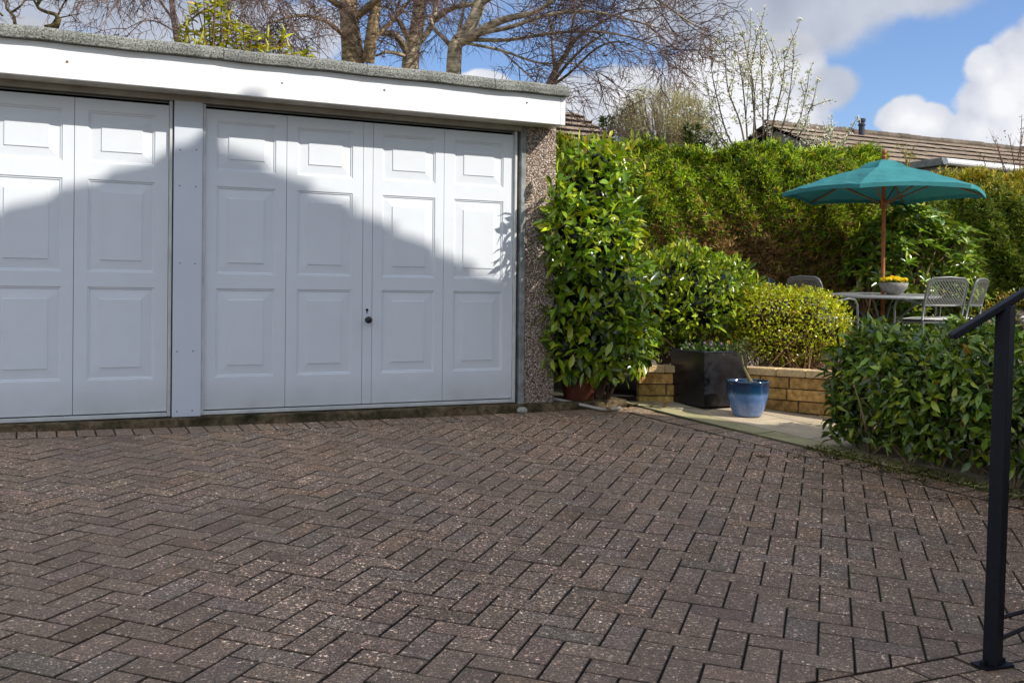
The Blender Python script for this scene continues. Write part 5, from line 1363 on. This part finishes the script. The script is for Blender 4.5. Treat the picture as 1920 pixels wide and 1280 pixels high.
# bare saplings at the right
for i, (lab, rods) in enumerate([('thin bare reddish saplings against the cloud at the right edge', [[(1912, 330), (1914, 270), (1916, 215)], [(1905, 330), (1895, 270), (1890, 252)], [(1908, 300), (1916, 262), (1921, 240)]]), ('two bare shoots standing in front of the bungalow gutter', [[(1885, 330), (1873, 285), (1860, 255)], [(1890, 330), (1877, 295), (1868, 262)], [(1850, 330), (1845, 300), (1838, 290)]]), ('yellow green sapling in front of the roof beside the parasol top', [[(1702, 330), (1700, 300), (1690, 278)], [(1702, 330), (1706, 300), (1712, 276)], [(1702, 325), (1698, 295), (1700, 268)]])]):
    p0 = atp(rods[0][0][0], 340, 15.0); B = np.array([p0[0], p0[1], -.6]); t = empty('bare_sapling', tuple(B), 0, lab, 'sapling')
    b = MB(); k = MB(); lf = Leaves(); yl = i == 2
    b.tube([(0, 0, 0), (0, 0, p0[2]-B[2])], [.014, .010], 5, col=(.16, .10, .08))
    for r_ in rods:
        P = [np.array(q)-B for q in sm_([atp(a, c, 15+random.uniform(-.1, .1)) for a, c in r_], 3)]; n = len(P)
        b.tube(P, [.009-.005*j/(n-1) for j in range(n)], 4, cap=False, col=(.30, .25, .06) if yl else (.17, .10, .085)); twigs(b, P, 0, .22, .004, 9, (.28, .24, .06) if yl else (.17, .10, .085), .05, .12, (.4, .8))
        m = 26 if yl else 10; q = np.array(P)[rng.integers(0, n, m)]+rnd(m)*.04
        lf.add(q, rnd(m)+UP*.6, rnd(m), .05 if yl else .03, .02, colors(m, [(1, (.30, .28, .05) if yl else (.25, .14, .09))], .2), .1, True)
    b.build('trunk', M['twig'], t, cols=True); lf.build('buds', M['leaf'], t)['kind'] = 'stuff'

# ------------------------------------------------------------------ odds and ends on the ground
for i, (x, y, col, lab) in enumerate([(.72, 7.15, (.40, .17, .03), 'orange dead leaf at the end of the hose'), (.82, 7.25, (.22, .10, .04), 'brown dead leaf below the laurel'), (1.13, 7.42, (.36, .17, .07), 'curled dead leaf between the wall end and black planter'), (1.0, 7.36, (.25, .14, .08), 'brown dead leaf on the corner of the first slab')]):
    lf = Leaves(); a = rng.uniform(0, 6.28)
    lf.add(np.zeros((1, 3)), np.array([[math.cos(a), math.sin(a), .1]]), np.array([[.1, .1, 1.]]), .075, .045, np.array([col]), -.35)
    o = lf.build('fallen_leaf', M['leaf']); o.location = (x, y, zg(x, y)+.016); tag(o, lab, 'leaf')
p = gar(2.13, .095, -.018)
b = MB(); b.lathe([(.001, .048), (.02, .044), (.034, .028), (.036, .010), (.028, -.004), (.001, -.006)], 14)
o = b.build('pebble', M['stonechip'], smooth=True); o.location = (p[0], p[1], zg(p[0], p[1])+.006); o.scale = (1.05, .7, .8); tag(o, 'pale grey pebble lying at the foot of the garage corner', 'pebble')
for i, (s, off, lab) in enumerate([(.41, .26, 'white petal on the paving below the second door'), (2.5, .42, 'white chip on the paving below the pebble dash corner')]):
    q = gar(s, off, 0); lf = Leaves(); lf.add(np.zeros((3, 3)), np.array([[1, .2, .05], [-.8, .5, .05], [.1, -1, .05]]), np.array([[.1, .1, 1.]]*3), .035, .022, np.tile(np.array([[.7, .7, .66]]), (3, 1)), .1)
    o = lf.build('petal_litter', M['petal']); o.location = (q[0], q[1], zg(q[0], q[1])+.008); tag(o, lab, 'petal')
